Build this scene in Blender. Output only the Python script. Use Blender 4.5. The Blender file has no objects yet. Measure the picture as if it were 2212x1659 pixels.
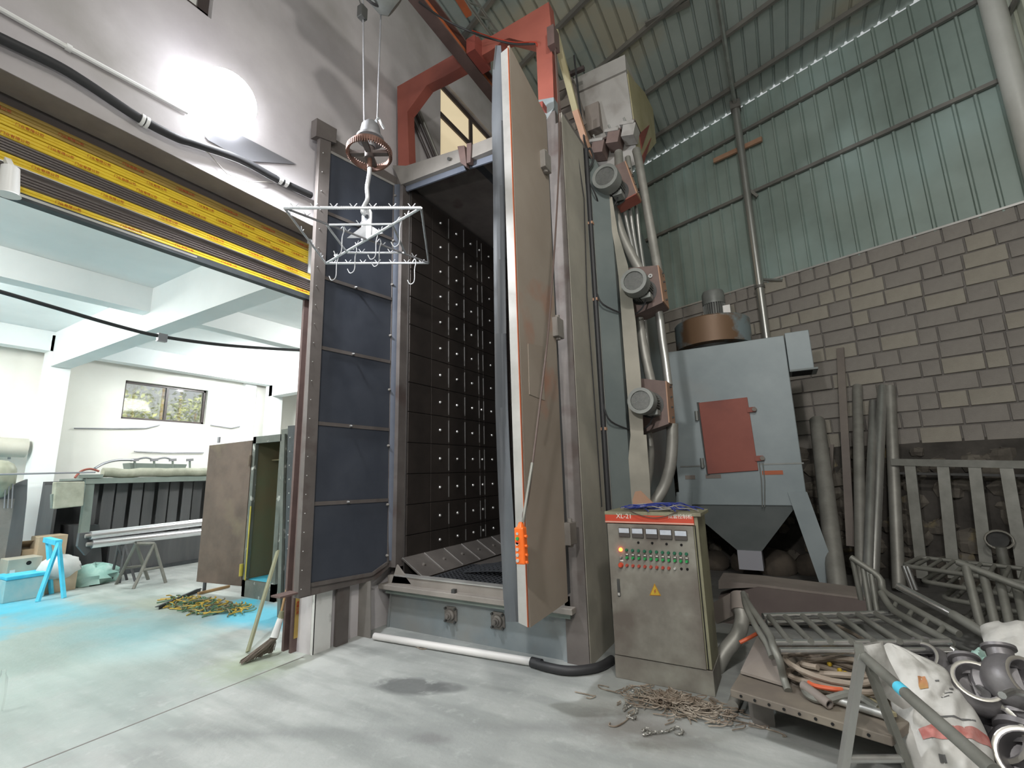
import bpy, bmesh, math, random
from mathutils import Vector, Matrix
R = random.Random(7)
C = bpy.context.scene.collection
SC = bpy.context.scene

# ---------------------------------------------------------------- camera
CF, CX, CY, CH = 1000.0, 1106.0, 829.5, 1.6
CU = Vector((-141, 5230, -CF)).normalized()
CD = Vector((594, -184, -CF)); CD -= CU * CD.dot(CU); CD.normalize()
CT = CD.cross(CU)
cam = bpy.data.cameras.new('camera'); camo = bpy.data.objects.new('camera', cam); C.objects.link(camo)
cam.sensor_width = 36; cam.lens = 36 * CF / 2212; cam.clip_end = 200; cam.clip_start = .05
camo.matrix_world = Matrix(((CT[0], CT[1], CT[2], 0), (CD[0], CD[1], CD[2], 0), (CU[0], CU[1], CU[2], CH), (0, 0, 0, 1)))
SC.camera = camo
SC.view_settings.view_transform = 'Standard'; SC.view_settings.look = 'None'
SC.view_settings.gamma = 1; SC.view_settings.use_curve_mapping = False
SC.view_settings.exposure = 0.0
# ---------------------------------------------------------------- world and lights
w = bpy.data.worlds.new('world'); SC.world = w; w.use_nodes = True
w.node_tree.nodes['Background'].inputs[0].default_value = (.94, .98, .98, 1)
w.node_tree.nodes['Background'].inputs[1].default_value = .55

def light(name, kind, loc, power, color=(1, 1, 1), size=.2, aim=None, size_y=None, spot=None):
    l = bpy.data.lights.new(name, kind); l.energy = power; l.color = color
    if kind == 'AREA':
        l.size = size
        if size_y: l.shape = 'RECTANGLE'; l.size_y = size_y
    elif kind in ('POINT', 'SPOT'):
        l.shadow_soft_size = size
        if spot: l.spot_size = spot; l.spot_blend = .5
    o = bpy.data.objects.new(name, l); o.location = loc; C.objects.link(o)
    if aim is not None:
        o.rotation_euler = (Vector(aim) - Vector(loc)).to_track_quat('-Z', 'Y').to_euler()
    return o
light('flood_lamp_light', 'SPOT', (-3.62, 1.80, 4.80), 430, (.93, .96, 1), .12, (-.6, 3.6, 1.2), spot=math.radians(165))
light('flood_lamp_glow', 'POINT', (-3.70, 1.74, 4.80), 15, (.9, .93, 1), .1)
light('hall_lamp_light', 'AREA', (.9, .2, 6.2), 110, (1, .97, .92), .35, (-.3, 5.5, 2.2))
light('hall_fill_light', 'AREA', (1.5, -3.0, 7.6), 110, (1, .97, .92), 2.2, (-.5, 5, 2.0))  # added soft fill to lift the hall, no fixture behind it
light('room_lamp_light', 'AREA', (-6.2, -.6, 4.3), 185, (1, 1, .965), 1.2, (-7.5, 1.6, 0))
light('room_lamp_light.001', 'AREA', (-9.6, .3, 4.2), 205, (1, 1, .965), 1.2, (-9.8, 2.6, 1.2))
light('room_lamp_light.002', 'POINT', (-10.7, 6.25, 4.12), 150, (.97, 1, 1), .08)
light('room_lamp_light.003', 'AREA', (-6.2, 6.6, 4.3), 165, (1, 1, .965), 1.2, (-8.0, 5, 0))
light('hall_lamp_light.002', 'AREA', (-.62, -.5, 3.3), 85, (1, .98, .95), .16, (-.7, 6, 2.2))
sun = light('sun', 'SUN', (-20, 4, 12), 9, (1, .95, .85)); sun.data.angle = .02
sun.rotation_euler = Vector((-.55, 0, -1)).to_track_quat('-Z', 'Y').to_euler()

# ---------------------------------------------------------------- pixel rays onto real planes
def ray(x, y):
    c = Vector(((x - CX) / CF, -(y - CY) / CF, -1)); return Vector((c.dot(CT), c.dot(CD), c.dot(CU)))
O = Vector((0, 0, CH))
def OX(x, y, v): r = ray(x, y); return O + r * (v / r[0])
def OY(x, y, v): r = ray(x, y); return O + r * (v / r[1])
def OZ(x, y, v=0.): r = ray(x, y); return O + r * ((v - CH) / r[2])
def OP(x, y, p, n): r = ray(x, y); n = Vector(n); return O + r * ((Vector(p) - O).dot(n) / r.dot(n))

# ---------------------------------------------------------------- mesh helper
class MB:
    def __init__(s): s.v = []; s.f = []; s.s = []
    def add(s, vs, fs, smooth=False):
        b = len(s.v); s.v += [Vector(q) for q in vs]
        for f in fs: s.f.append([b + i for i in f]); s.s.append(smooth)
        return s
    def box(s, lo, hi):
        x0, y0, z0 = lo; x1, y1, z1 = hi
        return s.add([(x0, y0, z0), (x1, y0, z0), (x1, y1, z0), (x0, y1, z0), (x0, y0, z1), (x1, y0, z1), (x1, y1, z1), (x0, y1, z1)],
                     [(0, 3, 2, 1), (4, 5, 6, 7), (0, 1, 5, 4), (1, 2, 6, 5), (2, 3, 7, 6), (3, 0, 4, 7)])
    def frame(s, c, h, M):
        vs = []
        for z in (-1, 1):
            for (x, y) in ((-1, -1), (1, -1), (1, 1), (-1, 1)):
                vs.append(Vector(c) + M @ Vector((x * h[0], y * h[1], z * h[2])))
        return s.add(vs, [(0, 3, 2, 1), (4, 5, 6, 7), (0, 1, 5, 4), (1, 2, 6, 5), (2, 3, 7, 6), (3, 0, 4, 7)])
    def bar(s, p0, p1, w, h=None, up=(0, 0, 1)):
        p0 = Vector(p0); p1 = Vector(p1); h = h or w; d = p1 - p0; L = d.length; d.normalize()
        up = Vector(up)
        if abs(d.dot(up.normalized())) > .98: up = Vector((0, 1, 0))
        x = d.cross(up).normalized(); z = x.cross(d).normalized()
        M = Matrix((x, d, z)).transposed()
        return s.frame((p0 + p1) / 2, (w / 2, L / 2, h / 2), M)
    def prism(s, poly, vec):
        n = len(poly); vec = Vector(vec); vs = [Vector(p) for p in poly] + [Vector(p) + vec for p in poly]
        return s.add(vs, [tuple(range(n))[::-1], tuple(range(n, 2 * n))] + [(i, (i + 1) % n, n + (i + 1) % n, n + i) for i in range(n)])
    def cyl(s, p0, p1, r0, r1=None, n=14, caps=True, smooth=True):
        p0 = Vector(p0); p1 = Vector(p1); r1 = r0 if r1 is None else r1
        d = (p1 - p0).normalized(); a = d.orthogonal().normalized(); b = d.cross(a)
        vs = []
        for p, r in ((p0, r0), (p1, r1)):
            for i in range(n):
                t = 2 * math.pi * i / n; vs.append(p + (a * math.cos(t) + b * math.sin(t)) * r)
        s.add(vs, [(i, (i + 1) % n, n + (i + 1) % n, n + i) for i in range(n)], smooth)
        if caps: s.add(vs, [tuple(range(n))[::-1], tuple(range(n, 2 * n))])
        return s
    def lathe(s, prof, p0, axis, n=20, smooth=True):
        p0 = Vector(p0); d = Vector(axis).normalized(); a = d.orthogonal().normalized(); b = d.cross(a); vs = []
        for (r, t) in prof:
            for i in range(n):
                u = 2 * math.pi * i / n; vs.append(p0 + d * t + (a * math.cos(u) + b * math.sin(u)) * max(r, 1e-4))
        fs = [(k * n + i, k * n + (i + 1) % n, (k + 1) * n + (i + 1) % n, (k + 1) * n + i) for k in range(len(prof) - 1) for i in range(n)]
        return s.add(vs, fs, smooth)
    def tube(s, pts, r, n=8, closed=False, caps=True):
        pts = [Vector(p) for p in pts]; m = len(pts); vs = []
        def tan(i):
            if closed: return (pts[(i + 1) % m] - pts[i - 1]).normalized()
            if i == 0: return (pts[1] - pts[0]).normalized()
            if i == m - 1: return (pts[-1] - pts[-2]).normalized()
            return ((pts[i + 1] - pts[i]).normalized() + (pts[i] - pts[i - 1]).normalized()).normalized()
        a = tan(0).orthogonal().normalized()
        for i in range(m):
            t = tan(i); a = (a - t * a.dot(t)); a = a.normalized() if a.length > 1e-6 else t.orthogonal().normalized(); b = t.cross(a)
            for k in range(n):
                u = 2 * math.pi * k / n; vs.append(pts[i] + (a * math.cos(u) + b * math.sin(u)) * r)
        fs = [(i * n + k, i * n + (k + 1) % n, (i + 1) % m * n + (k + 1) % n, (i + 1) % m * n + k) for i in range(m if closed else m - 1) for k in range(n)]
        s.add(vs, fs, True)
        if caps and not closed: s.add(vs, [tuple(range(n))[::-1], tuple(range((m - 1) * n, m * n))])
        return s
    def ball(s, c, r, n=10, k=6, sq=(1, 1, 1)):
        vs = [];
        for j in range(k + 1):
            ph = math.pi * j / k
            for i in range(n):
                u = 2 * math.pi * i / n; vs.append(Vector(c) + Vector((math.cos(u) * math.sin(ph) * sq[0], math.sin(u) * math.sin(ph) * sq[1], math.cos(ph) * sq[2])) * r)
        return s.add(vs, [(j * n + i, (j + 1) * n + i, (j + 1) * n + (i + 1) % n, j * n + (i + 1) % n) for j in range(k) for i in range(n)], True)
    def build(s, name, m, parent=None, bevel=0, base=None):
        me = bpy.data.meshes.new(name)
        if base is None:
            p = parent; base = Vector((0, 0, 0))
            if p is not None:
                while p.parent: p = p.parent
                base = p.location.copy()
            place = Vector((0, 0, 0))
        else:
            base = Vector(base); place = base
        me.from_pydata([v - base for v in s.v], [], s.f)
        me.polygons.foreach_set('use_smooth', s.s)
        bm = bmesh.new(); bm.from_mesh(me); bmesh.ops.remove_doubles(bm, verts=bm.verts, dist=1e-5)
        bmesh.ops.recalc_face_normals(bm, faces=bm.faces); bm.to_mesh(me); bm.free()
        if any(s.s): me.set_sharp_from_angle(angle=.75)
        if m is not None: me.materials.append(m)
        o = bpy.data.objects.new(name, me); C.objects.link(o)
        if parent is not None: o.parent = parent
        else: o.location = place
        if bevel:
            md = o.modifiers.new('bevel', 'BEVEL'); md.width = bevel; md.segments = 2; md.limit_method = 'ANGLE'; md.angle_limit = .7
        return o

def arc(pts, k=6):
    """Catmull-Rom through the points."""
    P = [Vector(p) for p in pts]; out = []
    for i in range(len(P) - 1):
        a = P[max(i - 1, 0)]; b = P[i]; c = P[i + 1]; d = P[min(i + 2, len(P) - 1)]
        for j in range(k):
            t = j / k; out.append(.5 * ((2 * b) + (c - a) * t + (2 * a - 5 * b + 4 * c - d) * t * t + (3 * b - a - 3 * c + d) * t ** 3))
    out.append(P[-1]); return out
def round_corners(pts, r, k=4):
    P = [Vector(p) for p in pts]; out = [P[0]]
    for i in range(1, len(P) - 1):
        a = (P[i - 1] - P[i]); b = (P[i + 1] - P[i]); ra = min(r, a.length * .45); rb = min(r, b.length * .45)
        s0 = P[i] + a.normalized() * ra; s1 = P[i] + b.normalized() * rb
        for j in range(k + 1):
            t = j / k; out.append(s0 * (1 - t) ** 2 + P[i] * 2 * t * (1 - t) + s1 * t * t)
    out.append(P[-1]); return out

def thing(name, label, cat, loc=(0, 0, 0), group=None, rz=0):
    o = bpy.data.objects.new(name, None); C.objects.link(o); o.location = Vector(loc); o.empty_display_size = .1
    o.rotation_euler.z = rz; o['label'] = label; o['category'] = cat
    if group: o['group'] = group
    return o
def tag(o, label, cat, group=None, kind=None):
    if label: o['label'] = label
    if cat: o['category'] = cat
    if group: o['group'] = group
    if kind: o['kind'] = kind
    return o
def struct(o, label=None, cat=None):
    o['kind'] = 'structure'
    if label: o['label'] = label
    if cat: o['category'] = cat
    return o
def sroot(name, loc=(0, 0, 0)):
    o = bpy.data.objects.new(name, None); C.objects.link(o); o.location = loc; o['kind'] = 'structure'; return o
def copy_tree(o, parent=None):
    c = o.copy(); C.objects.link(c); c.parent = parent
    for ch in list(o.children): copy_tree(ch, c)
    return c
def inst(src, parent, delta=(0, 0, 0), M=None):
    c = src.copy(); C.objects.link(c); c.parent = parent; c.location = src.location + Vector(delta)
    if M is not None: c.matrix_local = M
    return c

# ---------------------------------------------------------------- materials
def pm(name, c1, c2=None, scale=3., rough=.6, metal=0., bump=0., bscale=None, lo=.35, hi=.65, c3=None, s3=None, emit=None, alpha=None, coat=0, stretch=None, trans=0, l3=.55, h3=.7):
    m = bpy.data.materials.new(name); m.use_nodes = True; nt = m.node_tree; N = nt.nodes; L = nt.links
    b = N['Principled BSDF']; b.inputs['Roughness'].default_value = rough; b.inputs['Metallic'].default_value = metal
    b.inputs['Base Color'].default_value = (*c1, 1)
    if coat: b.inputs['Coat Weight'].default_value = coat
    if trans: b.inputs['Transmission Weight'].default_value = trans
    if alpha is not None: b.inputs['Alpha'].default_value = alpha
    if emit: b.inputs['Emission Color'].default_value = (*emit[0], 1); b.inputs['Emission Strength'].default_value = emit[1]
    if c2 or bump or c3:
        tc = N.new('ShaderNodeTexCoord'); mp = N.new('ShaderNodeMapping'); L.new(tc.outputs['Object'], mp.inputs['Vector'])
        if stretch: mp.inputs['Scale'].default_value = stretch
    if c2:
        n = N.new('ShaderNodeTexNoise'); n.inputs['Scale'].default_value = scale; n.inputs['Detail'].default_value = 6; n.inputs['Roughness'].default_value = .6
        L.new(mp.outputs[0], n.inputs['Vector'])
        r = N.new('ShaderNodeValToRGB'); r.color_ramp.elements[0].position = lo; r.color_ramp.elements[1].position = hi
        r.color_ramp.elements[0].color = (*c1, 1); r.color_ramp.elements[1].color = (*c2, 1)
        L.new(n.outputs['Fac'], r.inputs['Fac']); out = r.outputs['Color']
        if c3:
            n3 = N.new('ShaderNodeTexNoise'); n3.inputs['Scale'].default_value = s3 or scale * 2.7; n3.inputs['Detail'].default_value = 5
            mp3 = N.new('ShaderNodeMapping'); mp3.inputs['Location'].default_value = (3.1, 7.7, 1.3); L.new(tc.outputs['Object'], mp3.inputs['Vector']); L.new(mp3.outputs[0], n3.inputs['Vector'])
            r3 = N.new('ShaderNodeValToRGB'); r3.color_ramp.elements[0].position = l3; r3.color_ramp.elements[1].position = h3
            L.new(n3.outputs['Fac'], r3.inputs['Fac'])
            mx = N.new('ShaderNodeMix'); mx.data_type = 'RGBA'; mx.inputs[7].default_value = (*c3, 1)
            L.new(r3.outputs['Color'], mx.inputs[0]); L.new(out, mx.inputs[6]); out = mx.outputs[2]
        L.new(out, b.inputs['Base Color'])
    if bump:
        nb = N.new('ShaderNodeTexNoise'); nb.inputs['Scale'].default_value = bscale or scale * 6; nb.inputs['Detail'].default_value = 5
        L.new(mp.outputs[0], nb.inputs['Vector'])
        bp = N.new('ShaderNodeBump'); bp.inputs['Strength'].default_value = bump; bp.inputs['Distance'].default_value = .01
        L.new(nb.outputs['Fac'], bp.inputs['Height']); L.new(bp.outputs[0], b.inputs['Normal'])
    return m

def floor_mat():
    m = bpy.data.materials.new('floor_concrete'); m.use_nodes = True; nt = m.node_tree; N = nt.nodes; L = nt.links
    b = N['Principled BSDF']; b.inputs['Roughness'].default_value = .62
    tc = N.new('ShaderNodeTexCoord'); co = tc.outputs['Object']
    def noise(sc, det=6, off=0):
        mp = N.new('ShaderNodeMapping'); mp.inputs['Location'].default_value = (off, off * 2, 0); L.new(co, mp.inputs[0])
        n = N.new('ShaderNodeTexNoise'); n.inputs['Scale'].default_value = sc; n.inputs['Detail'].default_value = det; n.inputs['Roughness'].default_value = .62; L.new(mp.outputs[0], n.inputs[0]); return n.outputs['Fac']
    def ramp(f, a, bb, ca=(0, 0, 0), cb=(1, 1, 1)):
        r = N.new('ShaderNodeValToRGB'); r.color_ramp.elements[0].position = a; r.color_ramp.elements[1].position = bb
        r.color_ramp.elements[0].color = (*ca, 1); r.color_ramp.elements[1].color = (*cb, 1); L.new(f, r.inputs[0]); return r.outputs[0]
    def mix(f, a, col):
        x = N.new('ShaderNodeMix'); x.data_type = 'RGBA'; L.new(f, x.inputs[0]); L.new(a, x.inputs[6])
        if isinstance(col, tuple): x.inputs[7].default_value = (*col, 1)
        else: L.new(col, x.inputs[7])
        return x.outputs[2]
    def mth(op, a, c):
        x = N.new('ShaderNodeMath'); x.operation = op; x.use_clamp = op != 'ADD' and op != 'SUBTRACT'
        for i, q in enumerate((a, c)):
            if isinstance(q, (int, float)): x.inputs[i].default_value = q
            else: L.new(q, x.inputs[i])
        return x.outputs[0]
    nz = noise(1.6, 7, 5); nzf = noise(5.5, 9, 8)
    def blob(cx, cy, rx, ry, soft=.6, rot=0., nzs=1.2):
        mp = N.new('ShaderNodeMapping'); mp.vector_type = 'TEXTURE'; mp.inputs['Location'].default_value = (cx, cy, 0); mp.inputs['Rotation'].default_value = (0, 0, rot); mp.inputs['Scale'].default_value = (rx, ry, 1)
        L.new(co, mp.inputs[0])
        ln = N.new('ShaderNodeVectorMath'); ln.operation = 'LENGTH'; L.new(mp.outputs[0], ln.inputs[0])
        a = mth('ADD', ln.outputs['Value'], mth('MULTIPLY', mth('SUBTRACT', nz if rx > .7 else nzf, .5), nzs if rx > .7 else 2.4))
        mr = N.new('ShaderNodeMapRange'); mr.inputs['From Min'].default_value = 1.0; mr.inputs['From Max'].default_value = 1.0 - soft; L.new(a, mr.inputs['Value'])
        return mr.outputs[0]
    col = ramp(noise(.55, 8), .38, .62, (.32, .335, .325), (.49, .505, .485))
    mp = N.new('ShaderNodeMapping'); mp.inputs['Rotation'].default_value = (0, 0, .35); mp.inputs['Scale'].default_value = (.5, 2.6, 1); L.new(co, mp.inputs[0])
    n2 = N.new('ShaderNodeTexNoise'); n2.inputs['Scale'].default_value = 1.9; n2.inputs['Detail'].default_value = 8; L.new(mp.outputs[0], n2.inputs[0])
    col = mix(mth('MULTIPLY', ramp(n2.outputs['Fac'], .45, .62), .65), col, (.25, .265, .255))
    col = mix(mth('MULTIPLY', ramp(noise(9, 6, 2), .56, .72), .35), col, (.56, .57, .56))
    # oil stain, powder, darker by the machine; rack and back shade painted in
    for (cx, cy, rx, ry, so, rot, c, k) in ((-7.5, 1.6, 4.2, 3.0, .6, 0, (.30, .40, .37), .75), (-5.2, .6, 1.6, 1.2, .8, 0, (.40, .44, .40), .5), (-2.7, 3.0, .36, .17, .35, .3, (.12, .125, .125), .8), (-2.45, 3.1, .2, .1, .4, .3, (.13, .135, .135), .7), (-1.6, 2.9, .9, .12, .9, .45, (.22, .23, .225), .6), (-3.0, 2.1, 1.5, .10, .9, .5, (.23, .24, .235), .6), (-2.2, 4.2, 2.2, .8, .9, 0, (.2, .21, .21), .55),
            (-1.0, 3.2, .55, .35, .8, .2, (.17, .155, .14), .75), (1.2, 4.5, 2.6, 1.6, .8, 0, (.15, .145, .14), .8), (-2.1, 2.5, .18, .09, .6, .4, (.2, .2, .2), .7), (-1.3, 2.4, 1.2, .1, .9, .55, (.24, .25, .25), .4),
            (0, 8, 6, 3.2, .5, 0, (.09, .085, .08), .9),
            (-10.6, 1.2, 3.8, 1.9, .45, .1, (.02, .46, .66), .97), (-8.6, 2.5, 1.9, .45, .8, .25, (.1, .48, .62), .6), (-5.6, 3.6, 1.2, .55, .55, .1, (.09, .45, .6), .85), (-6.3, 2.6, 1.4, .7, .9, .0, (.2, .46, .52), .6),
            (-6.4, 3.9, .35, .3, .7, 0, (.03, .55, .78), .8), (-4.25, 2.7, .55, .5, .8, .2, (.27, .32, .2), .7), (-7.3, 3.4, .9, .35, .8, .1, (.33, .34, .2), .5)):
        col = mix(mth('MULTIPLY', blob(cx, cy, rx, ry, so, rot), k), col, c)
    L.new(col, b.inputs['Base Color'])
    bp = N.new('ShaderNodeBump'); bp.inputs['Strength'].default_value = .25; bp.inputs['Distance'].default_value = .01; L.new(noise(22, 6), bp.inputs['Height']); L.new(bp.outputs[0], b.inputs['Normal'])
    L.new(ramp(noise(3, 5, 3), .3, .7, (.42, .42, .42), (.75, .75, .75)), b.inputs['Roughness'])
    return m
M = {}
M['floor'] = floor_mat()
M['plaster'] = pm('hall_plaster', (.47, .44, .45), (.60, .57, .575), .9, .9, bump=.15, bscale=14, c3=(.37, .35, .335), s3=.8, l3=.5, h3=.72)
M['soffit'] = pm('rough_soffit', (.17, .15, .14), (.21, .19, .175), 4, .9, bump=.2)
M['white'] = pm('white_paint', (.80, .83, .82), (.86, .88, .87), 1.2, .8)
M['cream'] = pm('cream_wall', (.80, .79, .73), (.86, .85, .80), .8, .85)
M['slab'] = pm('ceiling_paint', (.72, .76, .76), (.80, .83, .83), .8, .85)
M['block'] = pm('concrete_block', (.25, .23, .21), (.34, .315, .285), 1.4, .95, bump=.6, bscale=60, c3=(.14, .125, .115), s3=.9)
M['block2'] = pm('pale_concrete_block', (.31, .285, .24), (.40, .37, .315), 2, .95, bump=.6, bscale=60)
M['mortar'] = pm('mortar', (.17, .155, .145), (.22, .205, .19), 4, .95, bump=.4)
M['stone'] = pm('rubble_stone', (.10, .088, .075), (.2, .18, .15), 3, .95, bump=.6, bscale=25, c3=(.27, .22, .12), s3=4, l3=.6, h3=.72)
M['sheet'] = pm('green_steel_sheet', (.25, .315, .285), (.33, .405, .37), .9, .45, .1, c3=(.36, .47, .45), s3=.7, l3=.52, h3=.75)
M['roof'] = pm('roof_steel_sheet', (.36, .42, .40), (.46, .52, .495), .8, .5, .1, c3=(.46, .45, .37), s3=.5, l3=.55, h3=.62)
M['sheet_y'] = pm('yellow_lit_steel_sheet', (.42, .44, .36), (.5, .52, .43), 1, .5)  # yellowish light on the right wall put into the sheet colour
M['purlin'] = pm('purlin_steel', (.17, .165, .155), (.23, .22, .2), 3, .55, .3)
M['galv'] = pm('galvanised_pipe', (.42, .42, .40), (.55, .55, .53), 5, .35, .75, stretch=(1, 1, .2))
M['galvd'] = pm('dusty_pipe', (.26, .255, .23), (.36, .35, .32), 4, .5, .4)
M['colw'] = pm('white_steel_column', (.62, .62, .58), (.7, .7, .66), 2, .4, .2)
M['mframe'] = pm('machine_frame_paint', (.12, .105, .098), (.17, .15, .14), 2.5, .6, .2, c3=(.10, .075, .068), s3=3)
M['mframel'] = pm('dusty_grey_steel', (.20, .185, .168), (.27, .25, .228), 2.2, .7, .1, c3=(.15, .135, .12), s3=2)
M['mbeige'] = pm('dusty_side_sheet', (.285, .27, .23), (.38, .355, .30), 1.4, .75, 0, c3=(.22, .215, .18), s3=1.1)
M['mgreen'] = pm('grey_green_sheet', (.12, .145, .145), (.165, .19, .185), 1.3, .5, .1)
M['doorf'] = pm('brown_door_face', (.25, .205, .165), (.31, .265, .22), .8, .55, 0, c3=(.36, .12, .06), s3=.9, l3=.66, h3=.8)
M['orange'] = pm('orange_primer', (.52, .13, .045), (.42, .11, .05), 3, .55)
M['redpaint'] = pm('red_oxide_primer', (.27, .075, .055), (.33, .095, .068), 2, .6, c3=(.20, .06, .048), s3=1.5)
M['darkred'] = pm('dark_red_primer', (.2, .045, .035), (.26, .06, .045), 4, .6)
M['railo'] = pm('rail_orange', (.50, .15, .05), (.42, .12, .05), 3, .5)
M['raild'] = pm('rail_dark', (.09, .06, .055), (.14, .09, .08), 3, .6)
M['rubber'] = pm('blue_black_rubber', (.045, .052, .07), (.06, .068, .088), 2.5, .62, bump=.06, bscale=9)
M['rubbers'] = pm('slate_rubber_flap', (.10, .115, .15), (.13, .145, .18), 2, .6, bump=.08, bscale=4)
M['rubberd'] = pm('dark_rubber_flap', (.07, .076, .085), (.09, .097, .105), 2, .6, bump=.08, bscale=4)
M['liner'] = pm('worn_liner_plate', (.05, .042, .038), (.075, .062, .055), 2, .5, .5)
M['inner'] = pm('chamber_inside', (.035, .03, .028), (.05, .044, .04), 2, .7)
M['slope'] = pm('worn_slope_plate', (.13, .115, .105), (.19, .17, .155), 2, .5, .4)
M['bright'] = pm('bright_worn_steel', (.62, .61, .59), (.75, .74, .72), 6, .3, .8)
M['paler'] = pm('pale_steel_trim', (.42, .41, .39), (.55, .54, .52), 3, .45, .5)
M['matb'] = pm('black_mat', (.03, .032, .037), (.045, .048, .055), 3, .7)
M['sump'] = pm('blue_grey_sump', (.20, .235, .25), (.28, .31, .32), 1.6, .6, .1, c3=(.24, .235, .215), s3=1.3, l3=.45, h3=.65)
M['lip'] = pm('dusty_brown_lip', (.26, .235, .21), (.33, .30, .27), 3, .7, .1)
M['bearing'] = pm('dirty_bearing', (.13, .12, .11), (.22, .2, .18), 9, .55, .3)
M['dust'] = pm('blue_grey_collector', (.24, .285, .30), (.32, .365, .38), 1.0, .5, .1, c3=(.28, .29, .285), s3=.8)
M['dusth'] = pm('hopper_grey', (.19, .215, .215), (.25, .27, .27), 1.3, .6, .1)
M['fan'] = pm('shade_lit_fan_housing', (.20, .12, .07), (.25, .31, .33), .8, .5, .2, lo=.47, hi=.53)  # volute's shaded brown and lit bluish parts mixed into the colour
M['motor'] = pm('motor_grey', (.20, .21, .20), (.28, .29, .275), 4, .5, .3)
M['motord'] = pm('motor_dark', (.05, .05, .05), (.09, .09, .085), 5, .6, .3)
M['mesh'] = pm('fan_grille', (.13, .135, .13), (.2, .2, .19), 30, .5, .4)
M['house'] = pm('wheel_housing', (.13, .09, .08), (.19, .135, .12), 3, .6, .1)
M['tanor'] = pm('tan_orange_plate', (.38, .21, .13), (.45, .27, .18), 2.5, .6)
M['sepa'] = pm('separator_sheet', (.30, .285, .265), (.38, .365, .345), 1.5, .6, .1, c3=(.22, .2, .18), s3=2)
M['ply'] = pm('yellowed_sheet', (.33, .29, .16), (.42, .38, .24), 2, .6)
M['black'] = pm('black_cable', (.025, .025, .027), rough=.55)
M['dcable'] = pm('brown_cable', (.09, .06, .05), rough=.6)
M['cab'] = pm('grimy_cabinet_paint', (.19, .175, .15), (.33, .32, .275), 2.2, .6, .1, c3=(.14, .118, .10), s3=2.4, l3=.42, h3=.62)
M['cabs'] = pm('olive_cabinet_side', (.24, .23, .15), (.31, .30, .2), 2.2, .6, .1, c3=(.17, .155, .11), s3=3)
M['redband'] = pm('red_title_strip', (.62, .075, .035), (.55, .065, .03), 5, .5)
M['pink'] = pm('pale_pink_line', (.68, .38, .30), rough=.6)
M['letterw'] = pm('white_lettering', (.8, .76, .7), rough=.6)
M['meterw'] = pm('meter_face', (.50, .54, .62), (.6, .64, .7), 30, .4)
M['meterd'] = pm('meter_body', (.075, .065, .06), rough=.5)
M['hole'] = pm('open_hole', (.006, .006, .006), rough=.9)
M['lgreen'] = pm('green_button', (.02, .32, .08), rough=.4)
M['dgreen'] = pm('dark_green_lens', (.02, .14, .075), rough=.4)
M['lred'] = pm('red_button', (.42, .07, .045), rough=.45)
M['ered'] = pm('red_stop_button', (.62, .08, .035), rough=.4)
M['lit'] = pm('lit_red_lens', (1, .1, .02), rough=.3, emit=((1, .12, .02), 9))
M['warn'] = pm('yellow_warning', (.62, .42, .03), (.5, .33, .03), 20, .5)
M['bolt'] = pm('bolt_mark', (.35, .05, .03), rough=.6)
M['bluew'] = pm('blue_wire', (.04, .06, .3), rough=.5)
M['greyw'] = pm('grey_wire', (.3, .28, .25), rough=.6)
M['rust'] = pm('rusty_wire', (.20, .15, .11), (.40, .35, .29), 12, .6, .4)
M['hookm'] = pm('hook_wire', (.32, .31, .28), (.5, .49, .46), 10, .4, .7)
M['gear'] = pm('rusty_gear', (.11, .06, .045), (.19, .10, .075), 6, .6, .4)
M['geard'] = pm('dark_gear_arm', (.11, .09, .085), rough=.6, metal=.3)
M['steel'] = pm('light_steel', (.55, .56, .58), (.66, .67, .69), 6, .38, .55)
M['steeld'] = pm('dark_cast', (.2, .2, .21), (.28, .28, .29), 6, .5, .4)
M['pend'] = pm('orange_pendant', (.85, .15, .015), rough=.4)
M['btn'] = pm('silver_button', (.65, .63, .6), rough=.3, metal=.5)
M['slatd'] = pm('dark_shutter_slat', (.19, .165, .155), rough=.35, metal=.4)
M['yellow'] = pm('yellow_film', (.86, .64, .05), (.80, .57, .045), 3, .35)
M['yellowd'] = pm('brownish_yellow_film', (.36, .25, .06), (.42, .28, .07), 3, .45)  # brownish yellow film of the top band and guide rail
M['redl'] = pm('red_lettering', (.42, .03, .01), rough=.5)
M['wplastic'] = pm('white_plastic', (.8, .8, .78), rough=.35)
M['lampg'] = pm('flood_lamp_lens', (1, 1, 1), emit=((.95, .97, 1), 45))
M['lampb'] = pm('lamp_body', (.3, .3, .32), rough=.4, metal=.5)
M['bulb'] = pm('bulb_glass', (1, 1, 1), emit=((.97, 1, 1), 30))
M['brown'] = pm('brown_window_frame', (.065, .05, .048), rough=.4)
M['glassl'] = pm('lit_window_pane', (.75, .66, .48), rough=.3, emit=((.85, .70, .45), .62))
M['glass'] = pm('window_glass', (.95, 1, .98), rough=.05, trans=1.0, alpha=.35)
M['cardb'] = pm('cardboard', (.42, .33, .22), (.48, .38, .27), 3, .85)
M['cardg'] = pm('dusty_cardboard', (.36, .35, .29), (.42, .40, .33), 3, .85)
M['cyan'] = pm('cyan_powder', (.05, .50, .72), (.12, .58, .78), 8, .7)
M['bluebox'] = pm('powdered_plastic_crate', (.28, .52, .55), (.45, .58, .57), 5, .6, c3=(.03, .45, .62), s3=2)
M['bagw'] = pm('white_woven_bag', (.52, .51, .48), (.64, .63, .60), 5, .7, bump=.3, bscale=18, c3=(.36, .35, .32), s3=6, l3=.52, h3=.7)
M['bagr'] = pm('red_bag_print', (.50, .14, .12), (.6, .3, .27), 14, .7)
M['bago'] = pm('orange_bag_print', (.45, .26, .1), (.5, .2, .12), 9, .7)
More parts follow.
